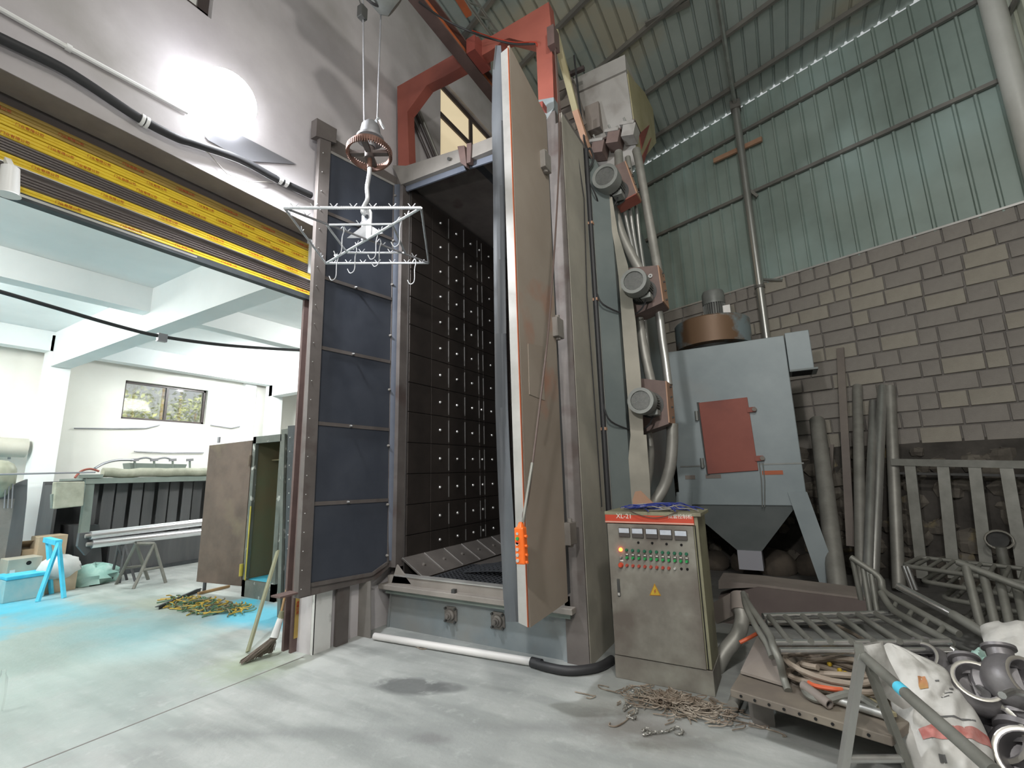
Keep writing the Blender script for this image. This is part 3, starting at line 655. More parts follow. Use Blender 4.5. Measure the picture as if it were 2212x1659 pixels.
MB().cyl(OY(969, 343, 3.92), OY(969, 343, 3.88), .02, n=8).build('bolt_head', M['motord'], h)
pry([(988, 316), (1003, 314), (1008, 360), (995, 352)], 3.90, (0, .06, 0)).build('slot_edge', M['raild'], mc)
pry([(1008, 310), (1018, 308), (1016, 350), (1008, 352)], 3.90, (0, .06, 0)).build('slot_edge', M['raild'], mc)
pry([(874, 403), (1001, 357), (1006, 367), (878, 413)], 3.98, (0, .02, 0)).build('top_seal', M['rubbers'], mc)
pry([(1012, 352), (1070, 331), (1070, 345), (1014, 364)], 3.98, (0, .02, 0)).build('top_seal', M['rubbers'], mc)
B((-3.79, 4.05, .5), (-3.775, 7.55, 5.26)).build('liner_backing', M['inner'], mc)
# liner plates with bolts, proud of the backing
ly = [4.06, 4.47, 4.827, 5.188, 5.539, 5.66, 6.07, 6.45, 6.85, 7.3]; lz = [.70, .935, 1.27, 1.615, 1.975, 2.335, 2.69, 3.05, 3.41, 3.77, 4.13, 4.49, 4.85, 5.22]
first = {}
for i in range(len(ly) - 1):
    for j in range(len(lz) - 1):
        w_ = ly[i + 1] - ly[i]; h_ = lz[j + 1] - lz[j]; key = (round(w_, 3), round(h_, 3), i == 0)
        if key not in first:
            pl = B((-3.775, ly[i] + .005, lz[j] + .005), (-3.762, ly[i + 1] - .005, lz[j + 1] - .005)).build('liner_plate', M['liner'], mc, bevel=.004)
            cy_ = (ly[i] + ly[i + 1]) / 2; cz_ = (lz[j] + lz[j + 1]) / 2
            bo = i and MB().lathe([(.02, 0), (.018, .012), (.009, .02), (0, .022)], (-3.762, cy_, cz_), (1, 0, 0), 8).build('bolt', M['bright'], pl); first[key] = (pl, i, j)
            if i == 0: pass
        else:
            src, a, b = first[key]; pl = inst(src, mc, (0, ly[i] - ly[a], lz[j] - lz[b]))
            if i not in (0, 4): inst(src.children[0], pl)
for i in (2, 3, 4, 5, 6):   # shining worn seams between the liner columns
    for j in range(len(lz) - 1):
        a = lz[j] + .03 + R.random() * .03; b = lz[j + 1] - .03 - R.random() * .03
        if i == 2 and j == 0: continue
        B((-3.765, ly[i] - .0045, a), (-3.757, ly[i] + .0045, b)).build('seam_strip', M['bright'], mc)
# sloping plates into the hopper
def slope_pt(y, t, lift=0): return Vector((-3.775 + .31 * t + lift, y, .70 - .18 * t + lift))
for i in range(9):
    y = 4.0 + .36 * i; y2 = y + .352
    MB().add([slope_pt(y, 0), slope_pt(y2, 0), slope_pt(y2, 1), slope_pt(y, 1), slope_pt(y, 0, .012), slope_pt(y2, 0, .012), slope_pt(y2, 1, .012), slope_pt(y, 1, .012)],
             [(0, 1, 2, 3), (7, 6, 5, 4), (0, 4, 5, 1), (1, 5, 6, 2), (2, 6, 7, 3), (3, 7, 4, 0)]).build('slope_plate', M['slope'], mc)
    MB().bar(slope_pt(y - .004, .02, .016), slope_pt(y - .004, .97, .016), .007).build('seam_strip', M['bright'], mc)
    c = slope_pt(y + .18, .5, .012); MB().lathe([(.022, 0), (.019, .014), (0, .02)], c, (.5, 0, .86), 8).build('bolt', M['bearing'], mc)
B((-3.47, 4.0, .50), (-1.8, 7.5, .515)).build('floor_grate_frame', M['slope'], mc)
# perforated black mats lying on the grate
def mat_grid(P, nx, ny, r, th=.012):
    mb = MB()
    for i in range(nx + 1):
        for j in range(ny):
            if i <= nx: mb.bar(P(i / nx, j / ny), P(i / nx, (j + 1) / ny), r, th)
    for j in range(ny + 1):
        for i in range(nx): mb.bar(P(i / nx, j / ny), P((i + 1) / nx, j / ny), r, th)
    return mb
t = tag(mat_grid(lambda u, v: Vector((-3.40 + u * 1.5, 4.08 + v * .75, .523)), 26, 13, .028).build('perforated_mat', M['matb'], base=(-2.6, 4.4, .52)), 'flat black perforated mat on the chamber floor just inside the sill', 'mat')
t = tag(mat_grid(lambda u, v: Vector((-3.18 + u * 1.25 + v * .12, 4.36 + v * .95, .545 + .05 * math.sin(u * 3.1) * (1 - v) + .03 * v + .02 * math.sin(v * 7))), 22, 16, .028).build('perforated_mat', M['matb'], base=(-2.6, 4.8, .54)), 'rumpled black perforated mat lying over the flat one inside the chamber', 'mat')
# sump
sp = MB().prism([(-3.93, 3.97, 0), (-1.63, 3.97, 0), (-1.72, 3.97, .40), (-3.88, 3.97, .40)], (0, .5, 0)).build('sump_front', M['sump'], mc)
MB().prism([(-3.93, 3.97, 0), (-3.90, 3.97, .0), (-3.86, 3.97, .40), (-3.88, 3.97, .40)], (0, -.015, 0)).build('edge', M['sump'], sp)
MB().prism([(-1.66, 3.97, 0), (-1.84, 3.97, 0), (-1.93, 3.97, .36), (-1.78, 3.97, .36)], (0, -.02, 0)).build('gusset', M['sump'], sp)
B((-3.96, 3.85, .405), (-1.70, 4.0, .455)).build('lip', M['lip'], mc, bevel=.006)
B((-3.90, 3.93, .455), (-1.75, 4.02, .535)).build('sill', M['lip'], mc)
B((-3.80, 3.92, .535), (-1.78, 4.02, .548)).build('sill_edge', M['paler'], mc)
B((-3.90, 3.90, .36), (-1.74, 3.97, .405)).build('under_lip', M['booth'], mc)
pry([(857, 1220), (846, 1259), (888, 1262)], 3.93, (0, .02, 0)).build('corner_gusset', M['lip'], mc)
B((-2.98, 3.86, .455), (-2.94, 3.90, .49)).build('stud', M['motord'], mc)
for k, (x, y) in enumerate(((973, 1328), (1075, 1341))):
    c = OY(x, y, 3.955); s = .075
    hb = MB().prism([c + Vector((a * s, 0, b * s)) for a, b in ((-1, -.7), (-.7, -1), (.7, -1), (1, -.7), (1, .7), (.7, 1), (-.7, 1), (-1, .7))], (0, .016, 0)).build('bearing_housing', M['bearing'], mc)
    MB().lathe([(.055, 0), (.052, .02), (.034, .03), (.034, .045), (.022, .046), (.02, .07), (0, .072)], c, (0, -1, 0), 18).build('bearing_cap', M['bearing'], hb)
    for a in (-1, 1):
        for b in (-1, 1): MB().cyl(c + Vector((a * .058, 0, b * .058)), c + Vector((a * .058, -.022, b * .058)), .012, n=6).build('bolt', M['motord'], hb)
# ---- left door leaf, standing open
XD = -3.885
dl = prx([(688, 292), (866, 400), (846, 1208), (800, 1250), (633, 1291)], XD - .09, (.085, 0, 0)).build('door_leaf', M['mframe'], mc)
prx([(686, 290), (709, 303), (662, 1284), (636, 1291)], XD, (.05, 0, 0)).build('edge_channel', M['mframe'], dl)
prx([(703, 326), (850, 400), (836, 1217), (803, 1238), (657, 1263)], XD, (.006, 0, 0)).build('rubber_liner', M['rubber'], dl)
def strip(pts, wd, dx, m, name='strap'):
    a = [OX(x, y, XD + dx) for x, y in pts]
    for p, q in zip(a, a[1:]): MB().bar(p, q, wd, .008, up=(1, 0, 0)).build(name, m, dl)
strip([(702, 322), (853, 400)], .03, .012, M['paler'], 'border_strip'); strip([(702, 322), (657, 1266)], .035, .012, M['mframel'], 'border_strip')
strip([(657, 1266), (804, 1240), (836, 1217)], .035, .012, M['mframe'], 'border_strip'); strip([(851, 400), (838, 1217)], .022, .012, M['mframe'], 'border_strip')
for (a, b) in (((698, 456), (850, 518)), ((690, 596), (846, 646)), ((681, 748), (843, 782)), ((674, 913), (840, 928)), ((664, 1089), (838, 1080))):
    strip([a, b], .036, .014, M['mframe'])
    m_ = OX((a[0] + b[0]) / 2, (a[1] + b[1]) / 2, XD + .02); MB().lathe([(.014, 0), (.013, .014), (.006, .03), (0, .031)], m_, (1, 0, 0), 8).build('bolt', M['bright'], dl)
for (x, y) in ((703, 332), (697, 400), (687, 500), (677, 684), (671, 815), (664, 952), (658, 1096), (655, 1255), (852, 423), (848, 520), (846, 615), (842, 725), (840, 842), (838, 963), (836, 1090), (835, 1200)):
    MB().lathe([(.016, 0), (.014, .016), (.007, .03), (0, .031)], OX(x, y, XD + .012), (1, 0, 0), 8).build('bolt', M['mframel'], dl)
for k in range(24):
    y = 330 + k * 41; x = 698 - (y - 330) * .0505; MB().cyl(OX(x, y, XD + .05), OX(x, y, XD + .056), .0055, n=6).build('rivet', M['bright'], dl)
prx([(671, 300), (673, 262), (716, 286), (714, 316)], XD - .03, (.09, 0, 0)).build('top_bracket', M['mframe'], dl)
B((-4.0 + .03, 2.62, .60), (-3.84, 2.80, .615)).build('bottom_latch', M['raild'], dl)
# perforated plate and post standing below the open leaf belong to nobody: loose sheet
t = tag(pry([(736, 1268), (735, 1395), (800, 1384), (800, 1255)], 3.62, (0, .01, 0)).build('steel_plate', M['mframel'], base=(-3.85, 3.62, 0)), 'small brown steel plate standing on the floor beneath the open chamber door', 'plate')
B((-3.97, 3.3, 0), (-3.93, 3.44, .58)).build('door_stop_post', M['mframe'], mc)
# slate rubber flap between leaf and jamb
cols = [[OX(x0 + (x1 - x0) * u, y, -3.87 + .03 * math.sin(u * 3.1)) for u in (0, .25, .5, .75, 1)] for (y, x0, x1) in ((398, 852, 876), (500, 850, 874), (620, 848, 873), (740, 846, 873), (860, 843, 871), (980, 841, 869), (1100, 839, 868), (1170, 839, 867), (1211, 841, 862))]
n = len(cols); vs = [p for r_ in cols for p in r_]; vs += [p + Vector((-.004, 0, 0)) for p in vs]; k = 5 * n
MB().add(vs, [(i * 5 + j, i * 5 + j + 1, (i + 1) * 5 + j + 1, (i + 1) * 5 + j) for i in range(n - 1) for j in range(4)] + [(k + i * 5 + j, k + (i + 1) * 5 + j, k + (i + 1) * 5 + j + 1, k + i * 5 + j + 1) for i in range(n - 1) for j in range(4)], True).build('rubber_flap', M['rubbers'], mc)
# ---- right door leaf, seen almost edge on
XR = -1.655
dr = prx([(1096, 100), (1176, 252), (1222, 1298), (1140, 1355)], XR - .02, (.02, 0, 0)).build('door_leaf', M['doorf'], mc)
def edge_box(yv, xa, xb, za, zb): return B((xa, yv, za), (xb, yv + .05, zb))
eb = OX(1140, 1355, XR); et = OX(1097, 102, XR); Ye = (eb.y + et.y) / 2
MB().prism([(XR - .072, eb.y, eb.z + .02), (XR - .002, eb.y, eb.z), (XR - .002, et.y, et.z), (XR - .072, et.y, et.z - .02)], (0, .03, 0)).build('edge_channel', M['paler'], dr)  # lamplight on this front edge painted as a pale colour
MB().prism([(XR - .001, eb.y - .004, eb.z), (XR + .003, eb.y - .004, eb.z), (XR + .003, et.y - .004, et.z), (XR - .001, et.y - .004, et.z)], (0, .016, 0)).build('primer_edge', M['orange'], dr)
MB().prism([(XR - .072, eb.y + .03, eb.z + .02), (XR - .06, eb.y + .03, eb.z + .02), (XR - .06, et.y + .03, et.z - .02), (XR - .072, et.y + .03, et.z - .02)], (0, .85, 0)).build('inner_skin', M['rubberd'], dr)
rows = ((98, 1070, 1082), (150, 1064, 1086), (260, 1062, 1088), (400, 1065, 1089), (560, 1066, 1091), (720, 1068, 1093), (880, 1070, 1097), (1000, 1074, 1102), (1100, 1078, 1108), (1200, 1083, 1114), (1290, 1087, 1118), (1343, 1092, 1121))
cols = [[OY(x0 + (x1 - x0) * u, y, 3.02 + .03 * math.sin(u * 4 + y * .006)) for u in (0, .2, .4, .6, .8, 1)] for (y, x0, x1) in rows]
n = len(cols); vs = [p for r_ in cols for p in r_]; k = 6 * n; vs += [p + Vector((0, .005, 0)) for p in vs]
MB().add(vs, [(i * 6 + j, i * 6 + j + 1, (i + 1) * 6 + j + 1, (i + 1) * 6 + j) for i in range(n - 1) for j in range(5)] + [(k + i * 6 + j, k + (i + 1) * 6 + j, k + (i + 1) * 6 + j + 1, k + i * 6 + j + 1) for i in range(n - 1) for j in range(5)], True).build('rubber_flap', M['rubberd'], mc)
for (x, y) in ((1178, 345), (1205, 705), (1232, 1150)):
    c = OX(x, y, XR + .03); hg = B((c.x - .05, c.y - .05, c.z - .10), (c.x + .02, c.y + .09, c.z + .08)).build('hinge', M['mframel'], mc, bevel=.006)
    MB().cyl((c.x - .01, c.y + .02, c.z - .12), (c.x - .01, c.y + .02, c.z + .11), .022, n=10).build('pin', M['mframel'], hg)
tag(prx([(1140, 742), (1172, 748), (1176, 865), (1143, 852)], XR, (.004, 0, 0)).build('notice_sheet', M['doorf'], base=OX(1158, 800, XR)), 'faint taped sheet on the brown outer face of the open door', 'sheet')
# ---- side: plates, housings, motors
def ply_(pts, m, nm, yv=4.77, d=.012): return pry(pts, yv, (0, d, 0)).build(nm, M[m], mc)
ply_([(1308, 425), (1322, 425), (1334, 500), (1356, 572), (1373, 694), (1384, 813), (1390, 940), (1362, 940), (1351, 800), (1342, 680), (1336, 597), (1327, 528)], 'mbeige', 'channel_face')
ply_([(1362, 939), (1396, 939), (1404, 1043), (1405, 1092), (1348, 1096)], 'mbeige', 'channel_face')
HY = 5.0
sets = [([(1298, 372), (1349, 348), (1374, 417), (1309, 452)], (1358, 346), (1306, 380), (1346, 420)), ([(1344, 580), (1420, 573), (1431, 651), (1358, 684)], (1437, 586), (1368, 606), (1400, 640)), ([(1362, 815), (1437, 823), (1444, 913), (1369, 939)], (1453, 829), (1383, 865), (1412, 895))]
for k, (q, far, fan, _) in enumerate(sets):
    P = [OY(x, y, HY) for x, y in q]; d = OX(far[0], far[1], P[1].x).y - HY; d = max(.12, min(.3, d)); V = Vector((0, d, 0)); th = .012
    ho = MB().prism(P, (0, .012, 0)).build('wheel_housing', M['house'], mc)
    e = (P[2] - P[1]); nrm = Vector((e.z, 0, -e.x)).normalized() * th
    if nrm.x < 0: nrm = -nrm
    MB().prism([P[1], P[2], P[2] + nrm, P[1] + nrm], V).build('side_flange', M['tanor'], ho)
    e = (P[3] - P[2]); nrm = Vector((e.z, 0, -e.x)).normalized() * th
    if nrm.z > 0: nrm = -nrm
    MB().prism([P[2], P[3], P[3] + nrm, P[2] + nrm], V).build('bottom_flange', M['redpaint'] if k == 0 else M['house'], ho)
    MB().prism([p + Vector((0, d, 0)) for p in P], (0, .02, 0)).build('back_plate', M['house'], ho)
    for s_ in (.1, .35, .6, .85):
        c = P[1].lerp(P[2], s_) + Vector((th, d * .5, 0)); MB().cyl(c, c + Vector((.02, 0, 0)), .010, n=6).build('bolt', M['motord'], ho)
    F = OY(fan[0], fan[1], 4.60); r_ = 29 / 1000 * depth(F)
    mo = MB().lathe([(0, .02), (r_ * .72, .02), (r_ * .74, 0), (r_ * .98, 0), (r_, .02), (r_, .15), (r_ * .9, .16)], F, (0, 1, 0), 28).build('fan_cover', M['motor'], ho)
    MB().lathe([(0, 0), (r_ * .70, 0)], F + Vector((0, .017, 0)), (0, 1, 0), 24).build('fan_grille', M['mesh'], ho)
    g_ = MB()
    for i in range(-6, 7):
        a = i * r_ * .7 / 6.5; l_ = math.sqrt(max((r_ * .70) ** 2 - a * a, 0))
        g_.bar(F + Vector((a, .012, -l_)), F + Vector((a, .012, l_)), .003); g_.bar(F + Vector((-l_, .012, a)), F + Vector((l_, .012, a)), .003)
    g_.build('grille_bars', M['motor'], ho)
    bd = MB().lathe([(0, .15), (r_ * .8, .15), (r_ * .8, .36), (r_ * .62, .39), (r_ * 1.05, .395), (r_ * 1.05, .41), (0, .41)], F, (0, 1, 0), 28)
    bd.build('motor_body', M['motord'], ho)
    fn = MB()
    for i in range(30):
        a = 2 * math.pi * i / 30; u = Vector((math.cos(a), 0, math.sin(a))); fn.bar(F + u * r_ * .84 + Vector((0, .17, 0)), F + u * r_ * .84 + Vector((0, .34, 0)), .006, .02, up=u)
    fn.build('cooling_fins', M['motor'], ho)
    tb = F + Vector((r_ * .45, .27, -r_ * .78)); MB().frame(tb, (.055, .07, .03), Matrix.Identity(3)).build('terminal_box', M['motor'], ho, bevel=.008)
    cbp = [tb, tb + Vector((-.06, -.03, -.13)), tb + Vector((-.2, -.02, -.17)), Vector((-1.5, 4.6, tb.z - .08)), Vector((-1.56, 4.57, tb.z + .1))]
    MB().tube(arc(cbp, 5), .009, 6).build('cable', M['black'], ho)
    if k == 1: MB().lathe([(.008, 0), (.024, 0), (.024, .006), (.008, .006)], OY(1405, 596, HY - .01), (0, -1, 0), 16).build('washer', M['bright'], ho)
pb_ = pry([(1366, 1080), (1372, 1062), (1384, 1060), (1412, 1088), (1405, 1098), (1368, 1096)], 4.76, (0, .03, 0)).build('wheel_housing', M['tanor'], mc)
def pipe(pts, r_, m, nm='feed_pipe'): return MB().tube(arc([OY(x, y, v) for x, y, v in pts], 5), r_, 12).build(nm, M[m], mc)
pipe([(1374, 325, 5.45), (1380, 350, 5.4), (1394, 430, 5.35), (1410, 520, 5.3), (1424, 600, 5.2)], .052, 'galvd')
pipe([(1336, 330, 5.35), (1338, 372, 5.25)], .055, 'galvd'); pipe([(1356, 340, 5.4), (1362, 380, 5.35)], .035, 'galvd')
pipe([(1328, 462, 5.1), (1342, 505, 5.1), (1358, 540, 5.1), (1384, 588, 5.1)], .058, 'galvd')
pipe([(1348, 452, 5.25), (1358, 500, 5.25), (1378, 585, 5.2)], .024, 'galv'); pipe([(1360, 445, 5.3), (1369, 510, 5.3), (1384, 590, 5.25)], .026, 'galv'); pipe([(1374, 440, 5.35), (1382, 520, 5.35), (1392, 590, 5.3)], .024, 'galv')
pipe([(1422, 662, 5.25), (1429, 720, 5.25), (1436, 770, 5.25), (1444, 832, 5.2)], .045, 'galv')
pipe([(1380, 688, 5.15), (1388, 740, 5.15), (1398, 790, 5.15), (1408, 832, 5.1)], .052, 'galvd'); pipe([(1392, 690, 5.3), (1398, 750, 5.3), (1406, 820, 5.3)], .025, 'galv')
pipe([(1452, 915, 5.2), (1452, 960, 5.2), (1447, 1010, 5.2), (1434, 1052, 5.2), (1412, 1088, 5.15)], .06, 'galvd')
pipe([(1400, 935, 5.2), (1405, 970, 5.2), (1404, 1010, 5.2), (1398, 1050, 5.2)], .04, 'galvd')
MB().tube([(-1.575, 4.585, 5.25), (-1.575, 4.585, 3.5), (-1.575, 4.58, .3)], .028, 10).build('conduit', M['black'], mc)
MB().tube([(-1.555, 4.60, 4.9), (-1.55, 4.60, .3)], .007, 6).build('conduit_wire', M['galv'], mc)
for z in (4.3, 3.4, 2.0): B((-1.60, 4.56, z), (-1.545, 4.61, z + .03)).build('clip', M['tanor'], mc)
MB().tube([OY(1240, 280, 4.35), OX(1262, 430, -1.575), OX(1268, 640, -1.575), OX(1284, 860, -1.575), OX(1300, 1095, -1.575)], .006, 6).build('cable', M['black'], mc)
pipe([(1240, 120, 5.0), (1262, 300, 4.7), (1276, 322, 4.65), (1282, 345, 4.65), (1268, 372, 4.6)], .012, 'black', 'cable')
# ---- separator on top
sb = prx([(1352, 152), (1366, 176), (1390, 202), (1407, 238), (1414, 308), (1378, 354), (1368, 270)], -1.25, (-1.0, 0, 0)).build('separator', M['sepa'], mc)
prx([(1353, 150), (1367, 174), (1391, 200), (1409, 237), (1416, 309), (1379, 356), (1369, 268)], -1.25, (.012, 0, 0)).build('side_sheet', M['ply'], sb)
sc = OX(1352, 152, -1.25); sd = OX(1368, 270, -1.25)
B((-2.25, sc.y - .03, sc.z - .02), (-1.24, sc.y + .5, sc.z + .22)).build('lid_band', M['sepa'], sb)
B((-1.86, sd.y - .03, sd.z + .05), (-1.66, sc.y - .0, sd.z + .45)).build('stained_panel', M['platep'], sb)
prx([(1380, 290), (1402, 270), (1385, 322)], -1.235, (.01, 0, 0)).build('dark_red_slot', M['darkred'], sb)  # dark red triangles set on the side sheet
prx([(1383, 345), (1406, 298), (1384, 372)], -1.235, (.01, 0, 0)).build('dark_red_slot', M['darkred'], sb)
yb = sd.y - .1
for k, (x, y) in enumerate(((1296, 326), (1329, 305), (1362, 290))):
    c = OY(x, y, yb); gb = MB().frame(c, (.085, .11, .085), Matrix.Rotation(.25, 3, 'Y')).build('gate_box', M['house'] if k < 2 else M['sepa'], mc, bevel=.006)
    MB().frame(c + Vector((-.01, 0, .10)), (.095, .12, .02), Matrix.Rotation(.25, 3, 'Y')).build('gate_lid', M['sepa'], gb)
    MB().cyl(c + Vector((-.02, -.03, .1)), c + Vector((-.06, -.05, .24)), .014, n=8).build('gate_handle', M['galv'], gb)
MB().bar(OY(1275, 335, yb + .15), OY(1378, 272, yb + .15), .28, .03).build('gate_shelf', M['raild'], mc)
for (a, b) in (((1196, 195), (1232, 178)), ((1196, 235), (1240, 215)), ((1205, 262), (1245, 245)), ((1222, 285), (1262, 262))):
    MB().bar(OY(a[0], a[1], 5.0), OY(b[0], b[1], 5.3), .05, .09).build('elevator_bracket', M['platep'], mc)
pry([(1196, 178), (1236, 166), (1262, 260), (1262, 330), (1240, 330), (1212, 290)], 5.35, (0, .3, 0)).build('elevator_head', M['platep'], mc)
MB().bar(OY(1222, 165, 5.2), OY(1262, 147, 5.2), .05, .05).build('bracket_bar', M['brown'], mc)
# ---- gantry frame, rail, brace
gy = 3.93
pry([(860, 366), (858, 187), (972, 122), (1000, 106), (1066, 75), (1185, 4), (1190, 54), (1196, 210), (1163, 216), (1158, 96), (1100, 82), (1088, 86), (1062, 108), (990, 148), (956, 167), (922, 184), (880, 241), (884, 366)], gy, (0, .13, 0)).build('gantry_frame', M['redpaint'], mc)
pry([(1163, 216), (1196, 210), (1197, 232), (1173, 272), (1165, 262)], gy, (0, .13, 0)).build('gantry_foot', M['sump'], mc)
pry([(1160, 222), (1172, 218), (1172, 232), (1158, 226)], gy - .1, (0, .1, 0)).build('brace_lug', M['darkred'], mc)
B((-1.80, 3.93, 5.16), (-1.66, 4.06, 5.32)).build('gantry_foot_plate', M['mframe'], mc)
MB().bar(OY(1198, 66, 4.02), OY(1243, 238, 4.55), .07, .05).build('brace', M['ply'], mc)
MB().bar(OY(1243, 238, 4.55), OY(1281, 358, 4.95), .07, .05).build('brace', M['tanor'], mc)
MB().box(OY(1196, 92, 3.95) - Vector((.03, .1, .12)), OY(1196, 92, 3.95) + Vector((.05, .04, .12))).build('pulley_block', M['raild'], mc)
rl = thing('overhead_rail', 'orange and dark monorail beam running under the red gantry', 'rail', (-2.76, 4.0, 6.45))
zr = 6.45
MB().box((-2.83, -1.5, zr), (-2.69, 7.4, zr + .02)).build('bottom_flange', M['raild'], rl)  # shadow under the rail put into this flange's dark colour
MB().box((-2.768, -1.5, zr + .02), (-2.752, 7.4, zr + .18)).build('web', M['railo'], rl)
MB().box((-2.83, -1.5, zr + .18), (-2.69, 7.4, zr + .2)).build('top_flange', M['raild'], rl)
B((-2.68, 3.78, zr + .0), (-2.56, 4.12, zr + .2)).build('rail_clamp', M['darkred'], rl)
B((-2.84, 3.85, zr + .2), (-2.56, 4.08, zr + .24)).build('clamp_plate', M['darkred'], rl)
# ---- hoist, wire ropes, hook block
ho_ = thing('electric_hoist', 'dark electric hoist with grey drum cover hanging from the orange rail', 'hoist', (-2.76, 2.5, 6.4))
c = OX(842, 5, -2.72)
MB().lathe([(0, .42), (.10, .42), (.15, .36), (.155, .1), (.15, 0), (.10, -.1), (0, -.1)], OX(855, 30, -2.62) + Vector((-.12, -.35, .28)), (.25, .8, -.45), 24).build('motor_cover', M['motor'], ho_)
MB().lathe([(0, .30), (.16, .30), (.16, -.3), (0, -.3)], c + Vector((-.1, -.3, .45)), (0, 1, 0), 20).build('drum', M['motord'], ho_)
B((-2.86, 2.1, 6.3), (-2.80, 2.6, 6.62)).box((-2.72, 2.1, 6.3), (-2.66, 2.6, 6.62)).build('trolley_plate', M['motord'], ho_)
MB().tube(arc([OX(790, -4, -2.75), OX(806, 8, -2.72), OX(822, 13, -2.7), OX(838, 6, -2.7)], 5), .012, 6).build('cable', M['black'], ho_)
hk = thing('crane_hook', 'hook block with toothed gear wheel and bent hook rod on two wire ropes', 'hook', (-2.78, 2.46, 4.5))
hb = Vector((-2.76, 2.43, 0))
def HK(x, y): return OX(x, y, -2.76)
MB().tube([HK(784, -10), HK(787, 266)], .007, 6).build('wire_rope', M['lampb'], hk)
MB().tube([HK(824, -10), HK(815, 262)], .007, 6).build('wire_rope', M['lampb'], hk)
w0 = HK(783, 20); MB().box(w0 + Vector((-.03, -.035, -.1)), w0 + Vector((.03, .035, .02))).build('limit_weight', M['motord'], hk, bevel=.006)
MB().tube(arc([w0, w0 + Vector((-.01, -.03, .08)), w0 + Vector((.0, -.05, .14))], 4), .006, 6).build('weight_hook', M['motord'], hk)
tp = HK(801, 264); c = HK(800, 292); ax = Vector((0, 0, -1))
MB().lathe([(0, 0), (.045, .005), (.075, .04), (.085, .1), (.09, .15), (.115, .16), (.115, .18), (.05, .185), (.045, .25), (0, .25)], tp, ax, 22).build('swivel_head', M['steeld'], hk)
MB().tube(arc([HK(812, 262), HK(818, 256), HK(824, 268), HK(830, 278)], 4), .012, 8).build('safety_latch', M['steel'], hk)
gc = HK(798, 331); rg = .178
gm = MB().lathe([(rg, -.026), (rg, .026), (rg - .014, .026), (rg - .018, 0), (rg - .014, -.026), (rg, -.026)], gc, (-.1, .12, 1), 48)
gw = gm.build('gear_wheel', M['gear'], hk)
tm_ = MB()
for i in range(60):
    a = 2 * math.pi * i / 60; u = Vector((math.cos(a), math.sin(a), 0)); tm_.bar(gc + u * (rg + .005) + Vector((0, 0, -.026)), gc + u * (rg + .005) + Vector((0, 0, .026)), .008, .014, up=u)
tm_.build('teeth', M['gear'], gw)
for a in (.55, .55 + math.pi / 2, .55 + math.pi, .55 + 3 * math.pi / 2):
    u = Vector((math.cos(a), math.sin(a), 0)); MB().bar(gc, gc + u * (rg - .02), .045, .03).build('spoke', M['geard'], gw)
MB().cyl(gc + Vector((0, 0, .05)), gc - Vector((0, 0, .05)), .04, n=16).build('hub', M['geard'], gw)
MB().tube([HK(800, 300), HK(798, 362)], .02, 12).build('shank', M['gear'], hk)
MB().tube(arc([HK(799, 345), HK(798, 375), HK(793, 405), HK(794, 430), HK(786, 447), HK(784, 458), HK(790, 464), HK(799, 458)], 6), .018, 10).build('hook_rod', M['steel'], hk)
# ---- hanging frame under the hook: one thing; its wire hooks hang from it as things
zf = 3.5; cA, cB, cC, cD_ = OZ(614, 449, zf), OZ(910, 449, zf), OZ(926, 568, zf), OZ(704, 569, zf)
rk = thing('hook_rack', 'square welded rod frame with crossed diagonals hanging from the crane hook', 'rack', OZ(790, 516, zf))
def rod(a, b, m='steel', r_=.0085): return MB().tube([a, b], r_, 8).build('rod', M[m], rk)
rod(cA, cB, 'steel', .011); rod(cB, cC); rod(cC, cD_, 'steel', .010); rod(cD_, cA)
rod(cA, cC, 'steeld'); rod(cB, cD_, 'steel', .010)
iA, iB, iC, iD = OZ(706, 486, zf), OZ(847, 484, zf), OZ(875, 546, zf), OZ(750, 546, zf)
for a, b in ((iA, iB), (iB, iC), (iC, iD), (iD, iA)): rod(a, b)
plc = OZ(790, 516, zf); k_ = [OX(x, y, plc.x) for x, y in ((773, 454), (800, 458), (807, 480), (806, 512), (790, 520), (773, 512))]
kk = MB().prism([plc + Vector((-.055, 0, .005)), plc + Vector((.055, 0, .005)), plc + Vector((.057, .0, .22)), plc + Vector((.03, .0, .27)), plc + Vector((-.03, 0, .27)), plc + Vector((-.057, 0, .22))], (0, .01, 0)).build('lug_plate', M['steel'], rk)
MB().lathe([(0, 0), (.026, 0)], plc + Vector((0, -.002, .19)), (0, -1, 0), 16).build('lug_hole', M['rubber'], kk)
MB().prism([plc + Vector((.0, .0, .01)), plc + Vector((.17, .02, .01)), plc + Vector((.0, .0, .14))], (0.003, .008, 0)).build('gusset', M['steel'], rk)
MB().prism([plc + Vector((.0, .0, .01)), plc + Vector((-.13, -.08, .01)), plc + Vector((.0, .0, .14))], (0.003, .008, 0)).build('gusset', M['steel'], rk)
def vee(p, dirn):
    d = Vector(dirn).normalized(); mb = MB(); mb.tube([p, p + d * .026 + Vector((0, 0, .034))], .0038, 6); mb.tube([p, p - d * .026 + Vector((0, 0, .034))], .0038, 6); return mb.build('prong', M['steel'], rk)
for (a, b, n) in ((cA, cB, 7), (cD_, cC, 7), (cB, cC, 3), (cD_, cA, 4), (cA, cC, 4), (cB, cD_, 4), (iA, iB, 1), (iD, iC, 2)):
    for i in range(n): vee(a.lerp(b, (i + .5) / n), (b - a))
rb_ = MB()
for i in range(40): p = cA.lerp(cB, .35 + .65 * i / 40); rb_.cyl(p, p + (cB - cA).normalized() * .004, .0128, n=8)
rb_.build('rebar_ribs', M['steel'], rk)
hooks = [((740, 494), 'outer left'), ((813, 503), 'a'), ((864, 473), 'b'), ((768, 536), 'c'), ((728, 553), 'd'), ((820, 520), 'e'), ((896, 563), 'f')]
